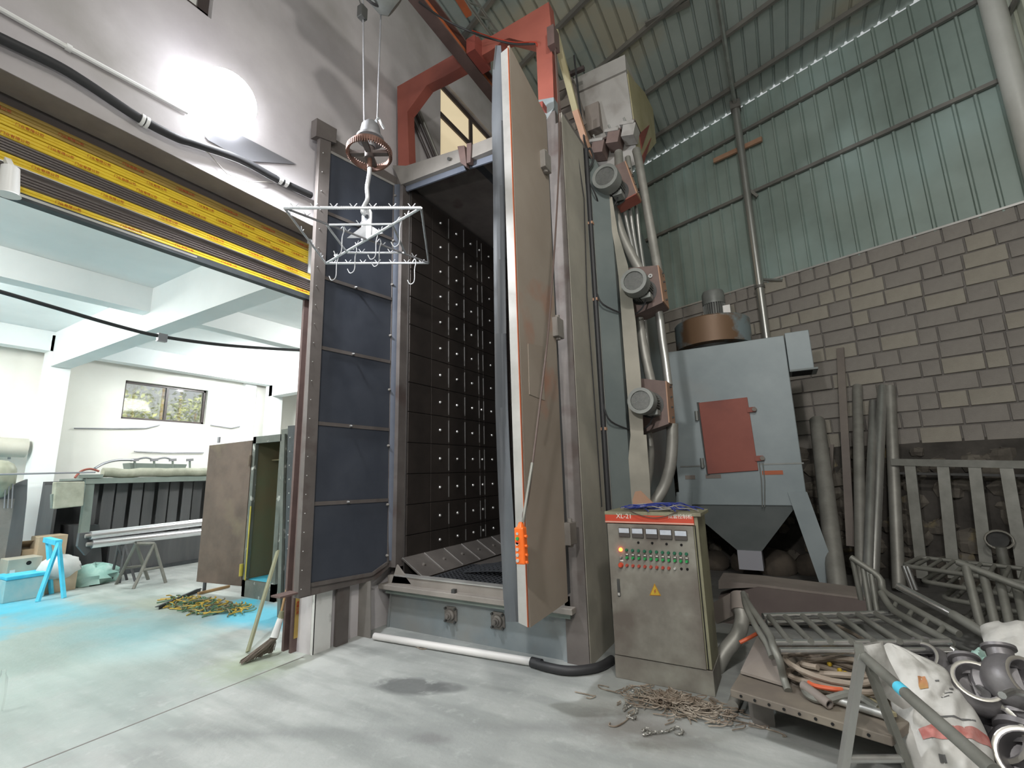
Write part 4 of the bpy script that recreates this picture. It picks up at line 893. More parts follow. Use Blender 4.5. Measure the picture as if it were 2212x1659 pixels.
labs = ['S-shaped wire hook hanging from the frame beside the inner square, furthest from the wheel motors', 'wire hook on the frame just right of the lug plate, upper of two in line', 'wire hook hanging highest, on the frame diagonal towards the chamber opening', 'wire hook on the near diagonal below the lug plate', 'wire hook hanging lowest at the frame corner over the navy door panel', 'wire hook on the frame just right of the lug plate, lower of two in line', 'wire hook hanging at the frame corner in front of the dark opening']
for i, ((x, y), _) in enumerate(hooks):
    p = OZ(x, y, zf + .01); L0 = .21; dx = Vector((.8, .25, 0)).normalized() * (-1 if i != 9 else 1)
    pts = [p + dx * .02 + Vector((0, 0, -.01)), p + Vector((0, 0, .015)), p - dx * .012 + Vector((0, 0, -.02)), p + Vector((0, 0, -.08)), p + Vector((0, 0, -L0 + .03)), p + dx * .015 + Vector((0, 0, -L0 - .005)), p + dx * .045 + Vector((0, 0, -L0 - .01)), p + dx * .068 + Vector((0, 0, -L0 + .03))]
    tag(MB().tube(arc(pts, 5), .0042, 7).build('wire_hook', M['steel'], base=p), labs[i], 'hook', 'wire hooks on the hanging frame')
# ---- pendant control and its cables
pd = thing('pendant_control', 'orange push button pendant hanging on a dark cable by the open door edge', 'pendant', OY(1125, 1175, 2.74))
pc = OY(1126, 1178, 2.74); wv = .037
bx = MB().frame(pc, (.034, .028, .115), Matrix.Rotation(-.03, 3, 'Y')).build('body', M['pend'], pd, bevel=.01)
MB().cyl(pc + Vector((0, 0, .112)), pc + Vector((.003, 0, .145)), .026, .014, 14).build('neck', M['pend'], pd)
for i in range(4): MB().cyl(pc + Vector((-.012 , -.026, -.09 + .034 * i)), pc + Vector((-.012, -.036, -.09 + .034 * i)), .011, n=12).build('button', M['btn'], pd)
MB().cyl(pc + Vector((-.010, -.026, .045)), pc + Vector((-.010, -.036, .045)), .011, n=12).build('button', M['lgreen'], pd)
MB().cyl(pc + Vector((-.011, -.026, .075)), pc + Vector((-.011, -.032, .075)), .009, n=12).build('button', M['btn'], pd)
MB().cyl(pc + Vector((-.010, -.026, .02)), pc + Vector((-.010, -.036, .02)), .011, n=12).build('button', M['ered'], pd)
for z in (-.10, -.055, 0, .06): MB().cyl(pc + Vector((.03, -.01, z)), pc + Vector((.052, -.012, z)), .009, n=8).build('screw_lug', M['pend'], pd)
MB().tube(arc([OY(x, y, v) for x, y, v in ((1130, 1128, 2.74), (1131, 1108, 2.75), (1140, 1080, 2.8), (1152, 990, 2.9), (1168, 860, 3.0), (1182, 740, 3.1), (1192, 620, 3.25), (1202, 470, 3.45), (1208, 330, 3.6), (1206, 220, 3.75), (1199, 110, 3.9))], 5), .008, 8).build('cable', M['dcable'], pd)
MB().tube(arc([OY(x, y, v) for x, y, v in ((1130, 1128, 2.74), (1134, 1100, 2.76), (1150, 1000, 2.88))], 5), .011, 8).build('cable_sleeve', M['tubef'], pd)
tag(MB().tube(arc([OY(x, y, v) for x, y, v in ((1160, 930, 3.1), (1186, 700, 3.3), (1196, 560, 3.45), (1206, 400, 3.6), (1212, 280, 3.75), (1204, 150, 3.88), (1198, 90, 3.92))], 5), .005, 6).build('hanging_cable', M['dcable'], base=OY(1196, 560, 3.45)), 'second thin brown cable drooping beside the pendant cable', 'cable')
fc = [(905, 4, 3.0), (960, 42, 3.3), (1020, 70, 3.5), (1065, 85, 3.8), (1110, 95, 3.9), (1155, 95, 3.9)]
tag(MB().tube(arc([OY(*p) for p in fc], 5), .010, 6).build('festoon_cable', M['black'], base=OY(1065, 85, 3.8)), 'dark cable strung from the rail across to the gantry knee', 'cable')
tag(MB().tube(arc([OY(x, y - 4, v) for x, y, v in fc[2:]] + [OY(1160, 100, 3.9)], 5), .005, 6).build('festoon_cable', M['redl'], base=OY(1065, 81, 3.8)), 'thin red wire strung along the dark cable by the gantry knee', 'cable')
# ---- pipe and hose along the machine foot
t = thing('floor_pipe', 'white plastic pipe lying along the foot of the machine', 'pipe', OZ(980, 1400, .03))
MB().cyl(OZ(809, 1374, .035), OZ(1152, 1430, .035), .032, n=16).build('pipe', M['pvc'], t)
t = thing('floor_hose', 'thick black hose continuing the white pipe towards the cabinet', 'hose', OZ(1220, 1444, .03))
MB().tube(arc([OZ(1148, 1431, .035), OZ(1190, 1443, .035), OZ(1235, 1449, .035), OZ(1290, 1442, .035), OZ(1322, 1425, .035)], 6), .036, 12).build('sheath', M['black'], t)
MB().cyl(OZ(1148, 1430, .037), OZ(1170, 1435, .037), .040, n=12).build('tape', M['black'], t)
# ================================================================ CONTROL CABINET
YC = 3.83
cb_ = thing('control_cabinet', 'grimy grey control cabinet with red title strip, meters and rows of buttons', 'cabinet', (-.98, 4.0, 0))
B((-1.345, YC + .02, .17), (-.63, 4.2, 1.235)).build('body', M['cabs'], cb_, bevel=.004)
B((-1.35, YC + .012, 0), (-.625, 4.205, .165)).build('plinth', M['cab'], cb_, bevel=.004)
B((-1.355, YC - .005, 1.235), (-.60, 4.22, 1.262)).build('top', M['cabs'], cb_, bevel=.004)
dr_ = B((-1.34, YC, .172), (-.665, YC + .018, 1.165)).build('door', M['cab'], cb_, bevel=.004)
B((-1.352, YC - .004, 1.172), (-.655, YC + .02, 1.255)).build('title_strip', M['redband'], cb_, bevel=.003)
B((-1.352, YC - .006, 1.175), (-.655, YC - .003, 1.186)).build('strip_line', M['pink'], cb_)
place_text(text_mesh('XL-21', .052, M['letterw'], ext=.0005), (OY(1331, 1118, YC - .006).x, YC - .006, OY(1331, 1119, YC).z), (1, 0, 0), cb_)
place_text(text_mesh('成套控制柜', .036, M['letterw'], ext=.0005), (OY(1443, 1119, YC - .006).x, YC - .006, OY(1443, 1120, YC).z + .004), (1, 0, 0), cb_)
for (x0, y0, x1, y1) in ((1337, 1139, 1362, 1161), (1365, 1140, 1391, 1163), (1395, 1141, 1422, 1164), (1425, 1143, 1453, 1166), (1457, 1145, 1486, 1168)):
    a = OY(x0, y0, YC); b = OY(x1, y1 - 1, YC)
    mt = B((a.x, YC - .018, b.z), (b.x, YC, a.z)).build('meter', M['meterd'], dr_, bevel=.003)
    B((a.x + .004, YC - .020, b.z + (a.z - b.z) * .45), (b.x - .004, YC - .017, a.z - .004)).build('meter_face', M['meterw'], dr_)
def btn(x, y, r_, m, nm='button', d=.02):
    c = OY(x, y, YC); return MB().lathe([(r_ * 1.15, 0), (r_ * 1.15, .006), (r_, .007), (r_, d), (r_ * .8, d + .004), (0, d + .004)], c, (0, -1, 0), 14).build(nm, M[m], dr_)
for (x, y) in ((1379, 1172), (1409, 1173), (1440, 1175), (1472, 1177)): btn(x, y, .008, 'hole', 'button_hole', .001)
btn(1341, 1187, .013, 'lit', 'indicator_lamp', .014)
for k in range(11):
    f = k / 10; x = 1354 + 129 * f; y = 1188 + 8.5 * f; btn(x, y, .0105, 'dgreen', 'indicator_lamp')
    c = OY(x + 1, y + 15, YC); B((c.x - .012, YC - .004, c.z - .016), (c.x + .014, YC, c.z + .026)).build('button_plate', M['meterd'], dr_)
    B((c.x - .009, YC - .006, c.z + .017), (c.x + .009, YC - .003, c.z + .024)).build('button_label', M['letterw'], dr_)
    btn(x + 1, y + 16, .0095, 'lgreen', 'push_button', .024)
    if k < 8: btn(x + 1, y + 33, .0105, 'lred', 'push_button', .022)
    elif k == 8: btn(x + 1, y + 33, .009, 'btn', 'push_button', .016)
    else: btn(x + 2, y + 33, .008, 'hole', 'button_hole', .001)
btn(1342, 1203, .011, 'motor', 'key_switch', .02); btn(1342, 1220, .017, 'ered', 'stop_button', .03)
c = OY(1343, 1211, YC); B((c.x - .012, YC - .004, c.z - .004), (c.x + .014, YC, c.z + .006)).build('button_label', M['letterw'], dr_)
a = OY(1333, 1250, YC); b = OY(1341, 1288, YC); B((a.x, YC - .012, b.z), (b.x, YC, a.z)).build('handle', M['motord'], dr_, bevel=.003)
B((a.x + .004, YC - .016, b.z + .008), (b.x - .002, YC - .010, b.z + .028)).build('handle_lock', M['btn'], dr_)
wp = [OY(x, y, YC - .001) for x, y in ((1403, 1286), (1428, 1287), (1414, 1260))]
wl = MB().prism(wp, (0, -.002, 0)).build('warning_sign', M['warn'], dr_)
wc = (wp[0] + wp[1] + wp[2]) / 3
MB().prism([wc + Vector((dx, -.003, dz)) for dx, dz in ((.004, .016), (-.008, .0), (-.001, .001), (-.005, -.016), (.009, .002), (.001, .002), (.009, .016))], (0, -.001, 0)).build('lightning_mark', M['bolt'], dr_)
for i in range(3):
    p, q = wp[i], wp[(i + 1) % 3]; MB().bar(p.lerp(wc, .12) + Vector((0, -.003, 0)), q.lerp(wc, .12) + Vector((0, -.003, 0)), .002).build('sign_border', M['bolt'], dr_)
MB().bar((-.652, YC + .01, .17), (-.652, YC + .01, 1.17), .006).build('door_gap', M['hole'], cb_)
# wires thrown on the cabinet top
q = random.Random(11)
for i, (mt, lab) in enumerate((('bluew', 'tangle of blue wires thrown on the cabinet top'), ('greyw', 'loose grey wires mixed with the blue ones on the cabinet top'))):
    mb = MB()
    for k in range(26 if i == 0 else 11):
        x = q.uniform(-1.28, -.95); y = q.uniform(3.88, 4.16); L0 = q.uniform(.25, .42); s_ = q.uniform(-.12, .12); z = 1.266 + q.uniform(0, .03)
        mb.tube(arc([(x, y, z), (x + L0 * .35, y + s_, z + q.uniform(0, .02)), (x + L0 * .7, y + s_ * .5, z + q.uniform(0, .025)), (min(x + L0, -.62), y - s_, 1.266 + q.uniform(0, .01))], 4), .0045, 5)
    o = mb.build('wire_tangle', M[mt], base=(-.98, 4.0, 1.262)); tag(o, lab, 'wires', None, 'stuff')
tag(MB().tube(arc([OY(1360, 1103, YC - .02), OY(1380, 1112, YC - .03), OY(1410, 1119, YC - .03), OY(1440, 1115, YC - .03), OY(1465, 1104, YC - .02)], 5), .004, 6).build('loose_wire', M['dcable'], base=OY(1410, 1110, YC)), 'single dark wire drooping over the red title strip', 'wire')
# ================================================================ DUST COLLECTOR
YD = 7.3
dc = thing('dust_collector', 'blue grey dust collector with orange hatch, hopper and fan on top', 'dust collector', (-.6, 7.9, 0))
B((-1.42, YD, 1.07), (.18, YD + 1.1, 3.38)).build('body', M['dust'], dc, bevel=.01)
pa_, pb2 = OY(1722, 1002, YD), OY(1470, 1012, YD)
MB().bar((pb2.x, YD - .004, 1.62), (.2, YD - .004, 1.62), .006, .02).build('weld_seam', M['motor'], dc)
for (x0, x1, y) in ((1646, 1692, 1021), (1524, 1558, 1029), (1480, 1502, 1031)):
    a = OY(x0, y - 4, YD); b = OY(x1, y + 4, YD); B((a.x, YD - .006, b.z), (b.x, YD, a.z)).build('primer_patch', M['orange'] if x0 > 1600 else M['platep'], dc)
hat = pry([(1509, 870), (1614, 858), (1638, 1016), (1529, 1024)], YD - .03, (0, .028, 0)).build('hatch', M['redpaint'], dc, bevel=.004)
MB().prism([OY(x, y, YD - .012) for x, y in ((1505, 869), (1511, 869), (1533, 1026), (1527, 1028))], (0, .01, 0)).build('hatch_seal', M['motord'], hat)
for (x, y) in ((1508, 898), (1520, 1000)): c = OY(x, y, YD - .03); MB().cyl(c + Vector((-.02, 0, -.07)), c + Vector((-.02, 0, .07)), .025, n=10).build('hinge', M['motor'], hat)
for (x, y) in ((1623, 885), (1640, 990)): c = OY(x, y, YD - .03); MB().frame(c, (.05, .02, .035), Matrix.Identity(3)).build('latch', M['redpaint'], hat); MB().cyl(c + Vector((.04, -.01, 0)), c + Vector((.04, -.05, 0)), .03, n=10).build('latch_knob', M['platep'], hat)
MB().tube([OY(1640, 1000, YD - .02), OY(1645, 1040, YD - .02), OY(1647, 1095, YD - .02)], .007, 6).build('wire', M['motor'], dc); MB().tube([OY(1648, 1000, YD - .02), OY(1652, 1040, YD - .02), OY(1652, 1095, YD - .02)], .007, 6).build('wire', M['motor'], dc)
hb0 = [(-1.38, YD + .02, 1.07), (.05, YD + .02, 1.07), (.05, YD + 1.05, 1.07), (-1.38, YD + 1.05, 1.07)]; hb1 = [(-.76, YD + .36, .42), (-.44, YD + .36, .42), (-.44, YD + .66, .42), (-.76, YD + .66, .42)]
MB().add(hb0 + hb1, [(0, 1, 5, 4), (1, 2, 6, 5), (2, 3, 7, 6), (3, 0, 4, 7), (4, 5, 6, 7), (3, 2, 1, 0)]).build('hopper', M['dusth'], dc)
B((-.755, YD + .34, .16), (-.445, YD + .62, .42)).build('outlet_sleeve', M['outlet'], dc)
def leg(tx, ty, bx, by): MB().prism([(tx - .12, ty, 1.25), (tx + .1, ty, 1.25), (bx + .12, by, 0), (bx - .1, by, 0)], (0, .05, 0)).build('leg', M['dust'], dc)
leg(.09, YD - .02, .31, YD - .02); leg(-1.33, YD - .02, -1.5, YD - .02); leg(.09, YD + 1.06, .31, YD + 1.15); leg(-1.33, YD + 1.06, -1.5, YD + 1.15)
a = OY(1692, 716, YD); b = OY(1778, 800, YD)
B((.19, YD + .05, 2.88), (.48, YD + .45, 3.42)).build('side_duct', M['dust'], dc, bevel=.008)
B((.19, YD + .02, 2.86), (.52, YD + .48, 2.885)).build('duct_flange', M['dusth'], dc); B((.22, YD + .07, 2.855), (.46, YD + .43, 2.862)).build('duct_mouth', M['hole'], dc)
fcx = OY(1537, 710, YD + .55); r_f = .56
fh = MB().lathe([(0, 0), (r_f, 0), (r_f, .40), (r_f - .02, .42), (0, .42)], (fcx.x, YD + .55, 3.46), (0, 0, 1), 44).build('fan_housing', M['fan'], dc)
MB().cyl((fcx.x, YD + .55, 3.38), (fcx.x, YD + .55, 3.46), .4, n=24).build('fan_collar', M['motord'], fh)
r_m = .17; mx_, mz = OY(1540, 640, YD + .55).x, 3.88
MB().cyl((mx_, YD + .55, mz), (mx_, YD + .55, mz + .38), r_m * .88, n=24).build('fan_motor', M['motord'], dc)
fm = MB()
for i in range(28):
    a_ = 2 * math.pi * i / 28; u = Vector((math.cos(a_), math.sin(a_), 0)); fm.bar(Vector((mx_, YD + .55, mz + .04)) + u * r_m * .92, Vector((mx_, YD + .55, mz + .34)) + u * r_m * .92, .008, .02, up=u)
fm.build('motor_fins', M['motor'], dc)
MB().lathe([(r_m, .30), (r_m, .48), (r_m * .9, .52), (0, .53)], (mx_, YD + .55, mz), (0, 0, 1), 26).build('motor_cap', M['motor'], dc)
B((mx_ + .12, YD + .46, mz + .08), (mx_ + .24, YD + .6, mz + .24)).build('terminal_box', M['paler'], dc, bevel=.006)
# ================================================================ BACK CORNER: leaning pipes, gate, beam
def onwall(x, y, d=.1): return OP(x, y, WB(0, 0, d), NW)
def lean(name, top_, bot, r_, m, lab, cat='pipe', group='pipes leaning on the back wall'):
    d = (top_ - bot).normalized(); return tag(MB().cyl(bot, top_, r_, n=14, caps=True).build(name, M[m], base=bot), lab, cat, group)
lean('leaning_pipe', onwall(1852, 835, .12), OZ(1862, 1298, .03), .065, 'galvd', 'dusty pipe leaning on the block wall, first of the upright row beside the pale plank')
lean('leaning_pipe', onwall(1886, 868, .12), OZ(1872, 1322, .03), .05, 'galv', 'shorter shiny pipe leaning on the block wall inside the upright row')
lean('leaning_pipe', onwall(1906, 835, .12), OZ(1884, 1292, .03), .06, 'galv', 'blue tinted shiny pipe leaning on the block wall, third of the row')
lean('leaning_pipe', onwall(1922, 836, .12), OZ(1942, 1274, .03), .07, 'galvd', 'thickest dull pipe of the row, nearest the barred gate')
lean('leaning_pipe', onwall(1765, 908, .34), OZ(1812, 1288, .05), .105, 'galvd', 'fat dusty pipe leaning beside the dust collector leg')
t = MB().bar(onwall(1815, 752, .1), OZ(1838, 1180, .5), .10, .02, up=NW); tag(t.build('leaning_plank', M['platep'], base=OZ(1838, 1180, .5)), 'long narrow plank leaning highest on the block wall', 'plank')
MB_ = MB().bar(onwall(1797, 960, .35), onwall(1790, 1160, .5), .05, .02, up=NW); tag(MB_.build('leaning_strip', M['platep'], base=onwall(1790, 1160, .5)), 'thin dark strip leaning behind the fat dusty pipe', 'strip')
gt = thing('barred_gate', 'grey square tube gate with wide spaced bars leaning on the rubble footing', 'gate', OY(2080, 1215, 7.7))
g0, g1 = onwall(1926, 998, .62), onwall(2330, 1006, .62)
MB().bar(g0, g1, .09, .09).build('top_rail', M['tubef'], gt)
for (xt, xb) in ((1966, 1994), (2037, 2062), (2105, 2135), (2173, 2215), (2250, 2300)): MB().bar(onwall(xt, 1003, .62), onwall(xb, 1250, .80), .115, .06, up=NW).build('bar', M['tubef'], gt)
MB().bar(onwall(1930, 1022, .6), onwall(2330, 1030, .6), .03, .03).build('inner_rail', M['motord'], gt)
# small round stool / ring on post behind the gate
t = thing('ring_on_post', 'small bright ring on a short pale post behind the gate bars', 'ring', OZ(2160, 1225, 0) + Vector((0, .2, 0)))
c = onwall(2158, 1166, .95); MB().tube([c + Vector((math.cos(a) * .12, 0, math.sin(a) * .1)) for a in [i * math.pi / 10 for i in range(20)]], .012, 6, closed=True).build('ring', M['castr'], t)
MB().cyl(c + Vector((0, .03, 0)), c + Vector((0, .08, 0)), .095, n=14).build('disc', M['motord'], t); MB().cyl(Vector((c.x, c.y, .1)), c - Vector((0, 0, .08)), .05, n=10).build('post', M['tubef'], t)
t = thing('rusty_box_beam', 'long dark reddish box beam lying behind the tube frames', 'beam', OY(1700, 1330, 5.6))
pry([(1552, 1290), (1638, 1268), (1872, 1297), (1878, 1345), (1552, 1350)], 5.6, (0, .25, 0)).build('beam', M['rbeam'], t)
pry([(1552, 1255), (1640, 1262), (1868, 1291), (1868, 1296), (1640, 1269), (1552, 1272)], 5.62, (0, .45, 0)).build('top_plate', M['platep'], t)
for i in range(4):
    a = Vector((-1.15 + i * .42, 8.35 + .1 * (i % 2), .12)); rr = MB().ball(a, .2 + .04 * (i % 3), 7, 5, (1, .8, .9)); tag(rr.build('boulder', M['bould'], base=a), ['brown boulder under the hopper, nearest the cabinet', 'rounded boulder directly under the hopper outlet', 'low brown boulder right of the hopper outlet', 'boulder between the hopper and its splayed leg'][i], 'boulder')
# ================================================================ TUBE FRAMES
def T(mb, pts, r_, n=9): mb.tube(pts, r_, n)
fa = thing('tube_frame', 'nearest two-layer chrome and dusty tube frame lying over the steel plate', 'tube frame', OZ(1860, 1400, .3), 'welded tube frames'); tb = lambda name, pts, r_, m, p: MB().tube(pts, r_, 10).build(name, M[m], p)
tb('rail', [OZ(1672, 1389, .5), OZ(2052, 1388, .5)], .022, 'chrome', fa); tb('rail', [OZ(1684, 1406, .47), OZ(2058, 1405, .47)], .02, 'chrome', fa)
tb('rail', [OZ(1648, 1331, .5), OZ(1938, 1325, .5)], .022, 'chrome', fa); tb('rail', [OZ(1656, 1345, .46), OZ(1944, 1340, .46)], .02, 'chrome', fa)
for (a, b) in (((1661, 1332), (1706, 1386)), ((1696, 1332), (1752, 1386)), ((1734, 1331), (1794, 1386)), ((1772, 1330), (1840, 1386)), ((1813, 1329), (1888, 1386)), ((1853, 1327), (1944, 1386)), ((1892, 1326), (2000, 1386))):
    tb('rung', [OZ(*a, .515), OZ(*b, .515)], .019, 'tubef', fa)
for (a, b) in (((1672, 1345), (1722, 1404)), ((1712, 1345), (1768, 1404)), ((1790, 1343), (1855, 1404)), ((1870, 1342), (1960, 1404))): tb('rung', [OZ(*a, .455), OZ(*b, .455)], .017, 'tubef', fa)
tb('end_hoop', arc([OZ(1606, 1282, .62), OZ(1614, 1300, .6), OZ(1640, 1338, .55), OZ(1664, 1374, .52), OZ(1671, 1398, .49), OZ(1684, 1428, .43), OZ(1692, 1462, .33), OZ(1703, 1492, .28)], 5), .022, 'tubef', fa)
tb('end_hoop', arc([OZ(1606, 1284, .62), OZ(1612, 1312, .58), OZ(1632, 1352, .52), OZ(1655, 1388, .47), OZ(1668, 1420, .42)], 5), .02, 'tubef', fa)
tb('end_leg', arc([OZ(2052, 1400, .48), OZ(2068, 1412, .46), OZ(2080, 1436, .43), OZ(2092, 1462, .4), OZ(2130, 1500, .38)], 5), .022, 'chrome', fa)
tb('side_rail', round_corners([OY(1838, 1204, 4.9), OY(1905, 1248, 4.8), OY(1903, 1276, 4.75), OY(2000, 1330, 4.45), OY(2072, 1370, 4.25)], .08), .024, 'tubef', fa)
tb('side_rail', round_corners([OY(1903, 1280, 4.7), OY(1926, 1318, 4.55), OY(2056, 1390, 4.05)], .08), .024, 'tubef', fa)
for (a, b, ya, yb_) in (((1842, 1210), (1860, 1296), 4.9, 4.9), ((1864, 1226), (1880, 1322), 4.87, 4.8), ((1882, 1240), (1896, 1330), 4.83, 4.75), ((1905, 1252), (1912, 1300), 4.8, 4.7)): tb('upright', [OY(*a, ya), OY(*b, yb_)], .02, 'tubef', fa)
for i in range(4):
    f = (i + .6) / 4.4; a = OY(1917 + 150 * f, 1290 + 76 * f, 4.7 - .45 * f); b = OY(1912 + 140 * f, 1300 + 84 * f, 4.65 - .55 * f); tb('spacer', [a, b], .015, 'tubef', fa)
# stacked grids behind
stack = [('uppermost small grid of dark tubes in the stack behind', .64, 0), ('second dark tube grid down in the stack behind', .53, 1), ('third dark tube grid down in the stack behind', .42, 2), ('lowest dark tube grid in the stack behind', .28, 3)]
k0, k1, k2, k3 = OZ(1952, 1222, .64), OZ(1988, 1204, .64), OZ(2260, 1234, .64), OZ(2260, 1266, .64)
for (lab, z, i) in stack:
    off = Vector((.10 * i, -.10 * i, 0)); P = [Vector((p.x, p.y, z)) + off for p in (k0, k1, k2, k3)]
    f = thing('tube_frame', lab, 'tube frame', P[0], 'welded tube frames')
    tb('rim', round_corners([P[1].lerp(P[0], .5), P[0], P[0].lerp(P[3], .5), P[3]], .08), .02, 'tubef', f); tb('rim', round_corners([P[1].lerp(P[0], .5), P[1], P[2]], .08), .02, 'tubef', f)
    for k in range(9):
        u = .08 + k * .11; tb('rung', [P[1].lerp(P[2], u), P[0].lerp(P[3], u)], .016, 'tubef', f)
    if i == 0:
        for u in (0, .03): tb('corner_leg', [P[0].lerp(P[3], u), P[0].lerp(P[3], u) + Vector((.03, -.03, -.2))], .022, 'chrome', f)
fcx_ = thing('tube_frame', 'ladder-like tube frame standing tilted at the picture edge above the white bags', 'tube frame', OY(2140, 1370, 4.7), 'welded tube frames')
tb('top_rail', [OY(2068, 1214, 5.0), OY(2200, 1266, 4.8), OY(2330, 1310, 4.6)], .026, 'tubef', fcx_); tb('bottom_rail', [OY(2095, 1350, 4.7), OY(2240, 1385, 4.5)], .022, 'tubef', fcx_)
for (a, b) in (((2087, 1226), (2120, 1358)), ((2124, 1240), (2153, 1364)), ((2160, 1256), (2186, 1372)), ((2196, 1268), (2222, 1378))): tb('bar', [OY(*a, 4.95), OY(*b, 4.65)], .028, 'tubef', fcx_)
tag(MB().tube([OY(1940, 1266, 4.75), OY(2062, 1330, 4.5)], .028, 12).build('shiny_tube', M['chrome'], base=OY(1940, 1266, 4.75)), 'bright chrome tube lying sloped across the tube frames', 'tube')
tag(MB().tube([OY(2058, 1328, 4.5), OY(2125, 1368, 4.3), OY(2180, 1402, 4.2)], .033, 12).build('dull_tube', M['tubef'], base=OY(2058, 1328, 4.5)), 'dull tube continuing below the chrome tube towards the far bag', 'tube')
# ================================================================ STEEL PLATE, SUPPORTS, SCRAP
pl = thing('steel_plate', 'thick dusty drilled steel plate on blocks beside the cabinet', 'plate', OZ(1720, 1520, 0))
zp = .27; Q = [OZ(1577, 1488, zp), OZ(1925, 1592, zp), OZ(2040, 1500, zp), OZ(1640, 1384, zp)]
MB().prism([q - Vector((0, 0, .045)) for q in Q], (0, 0, .045)).build('slab', M['plate'], pl, bevel=.006)
for k in range(9):
    c = Q[0].lerp(Q[1], .08 + k * .1) - Vector((0, .001, .022)); nrm = (Q[1] - Q[0]).cross(Vector((0, 0, 1))).normalized(); MB().cyl(c, c + nrm * .004, .008, n=8).build('drilled_hole', M['hole'], pl)
MB().frame(OZ(1633, 1535, .1) + Vector((.02, .1, 0)), (.06, .06, .105), Matrix.Rotation(.3, 3, 'Z')).build('support_block', M['mframel'], pl)
MB().frame(OZ(1880, 1570, .1) + Vector((.1, .2, 0)), (.06, .06, .105), Matrix.Rotation(.1, 3, 'Z')).build('support_block', M['mframel'], pl)
t = thing('steel_plate', 'brown raised steel plate tilted up under the near tube frame', 'plate', OZ(1640, 1440, .3)); MB().prism([OZ(1600, 1455, .28), OZ(1700, 1485, .28), OZ(1672, 1392, .40), OZ(1636, 1380, .40)], (0, 0, .015)).build('sheet', M['platep'], t)
tag(MB().cyl(OZ(1583, 1525, .04), OZ(1600, 1478, .06), .035, n=12).build('short_pipe', M['galvd'], base=OZ(1583, 1525, .0)), 'short dusty pipe lying between the cabinet and the plate', 'pipe')
def opipe(a, b, r_, m, lab):
    a, b = Vector(a), Vector(b); t = thing('pipe_offcut', lab, 'pipe', a); d = (b - a).normalized()
    MB().lathe([(r_, 0), (r_, (b - a).length), (r_ * .75, (b - a).length), (r_ * .75, 0), (r_, 0)], a, d, 14).build('pipe', M[m], t); MB().cyl(a + d * .02, a + d * .025, r_ * .76, n=14).build('bore', M['hole'], t)
opipe(OZ(1792, 1522, .30), OZ(1735, 1480, .33), .026, 'platep', 'brown open ended pipe offcut pointing at the camera on the steel plate')
opipe(OZ(1800, 1510, .30), OZ(1915, 1545, .30), .022, 'galv', 'silvery pipe offcut lying along the front edge of the steel plate')
tag(MB().bar(OZ(1865, 1508, .30), OZ(1925, 1545, .30), .06, .02).build('wood_strip', M['ply'], base=OZ(1865, 1508, .3)), 'short yellowish strip of wood behind the saw horse legs', 'strip')
hs = thing('hose_coil', 'coil of brown hose heaped under the near tube frame', 'hose', OZ(1800, 1470, .28)); mb = MB(); q = random.Random(4)
cc = OZ(1808, 1470, .31)
pts = []
for i in range(90):
    a = i * .33; rr = .20 + .05 * math.sin(i * .21); pts.append(cc + Vector((math.cos(a) * rr * 1.05, math.sin(a) * rr * .75 - .02, .012 + .085 * (i / 90) + .02 * math.sin(i * .5))))
MB().tube(pts, .017, 8).build('coil', M['hose'], hs)
tag(MB().tube(arc([OZ(1735, 1475, .31), OZ(1745, 1500, .30), OZ(1780, 1512, .30), OZ(1840, 1500, .34), OZ(1895, 1530, .31)], 6), .022, 8).build('hose', M['tubef'], base=OZ(1780, 1512, .28)), 'dull grey hose winding in front of the brown coil', 'hose')
tag(MB().tube(arc([OZ(1742, 1458, .34), OZ(1752, 1478, .33), OZ(1790, 1487, .34), OZ(1820, 1490, .34)], 6), .013, 8).build('orange_hose', M['hoseo'], base=OZ(1752, 1478, .3)), 'short curve of bright orange hose on the steel plate', 'hose')
tag(MB().tube(arc([OZ(1598, 1388, .35), OZ(1618, 1378, .38), OZ(1640, 1366, .40)], 6), .013, 8).build('orange_hose', M['hoseo'], base=OZ(1618, 1378, .3)), 'orange hose end poking out behind the tube frame hoop', 'hose')
tag(MB().tube(arc([OZ(1750, 1352, .36), OZ(1790, 1346, .36), OZ(1830, 1362, .36), OZ(1868, 1384, .34)], 6), .014, 8).build('hose', M['hose'], base=OZ(1790, 1346, .3)), 'brown hose curving below the frame rungs', 'hose')
hh = thing('corrugated_hose', 'fat grey hose curving down from a brown collar behind the cabinet', 'hose', OY(1590, 1400, 4.5))
MB().tube(arc([OY(1600, 1318, 4.6), OY(1603, 1340, 4.55), OY(1592, 1375, 4.45), OY(1565, 1410, 4.35), OY(1545, 1450, 4.3), OY(1540, 1480, 4.28)], 6), .058, 12).build('hose', M['galvd'], hh); MB().cyl(OY(1600, 1322, 4.6), OY(1598, 1285, 4.7), .075, n=14).build('collar', M['platep'], hh); MB().bar(OY(1600, 1300, 4.75), OY(1552, 1325, 4.9), .16).build('duct', M['platep'], hh)
q = random.Random(9); mb = MB()
for k in range(26):
    c = OZ(1815 + q.uniform(-28, 28), 1445 + q.uniform(-12, 14), .33); mb.ball(c + Vector((0, 0, q.uniform(0, .04))), .014, 6, 4)
tag(mb.build('brass_fittings', M['warn'], base=OZ(1815, 1445, .3)), 'glinting little brass fittings heaped inside the hose coil', 'fittings', None, 'stuff')
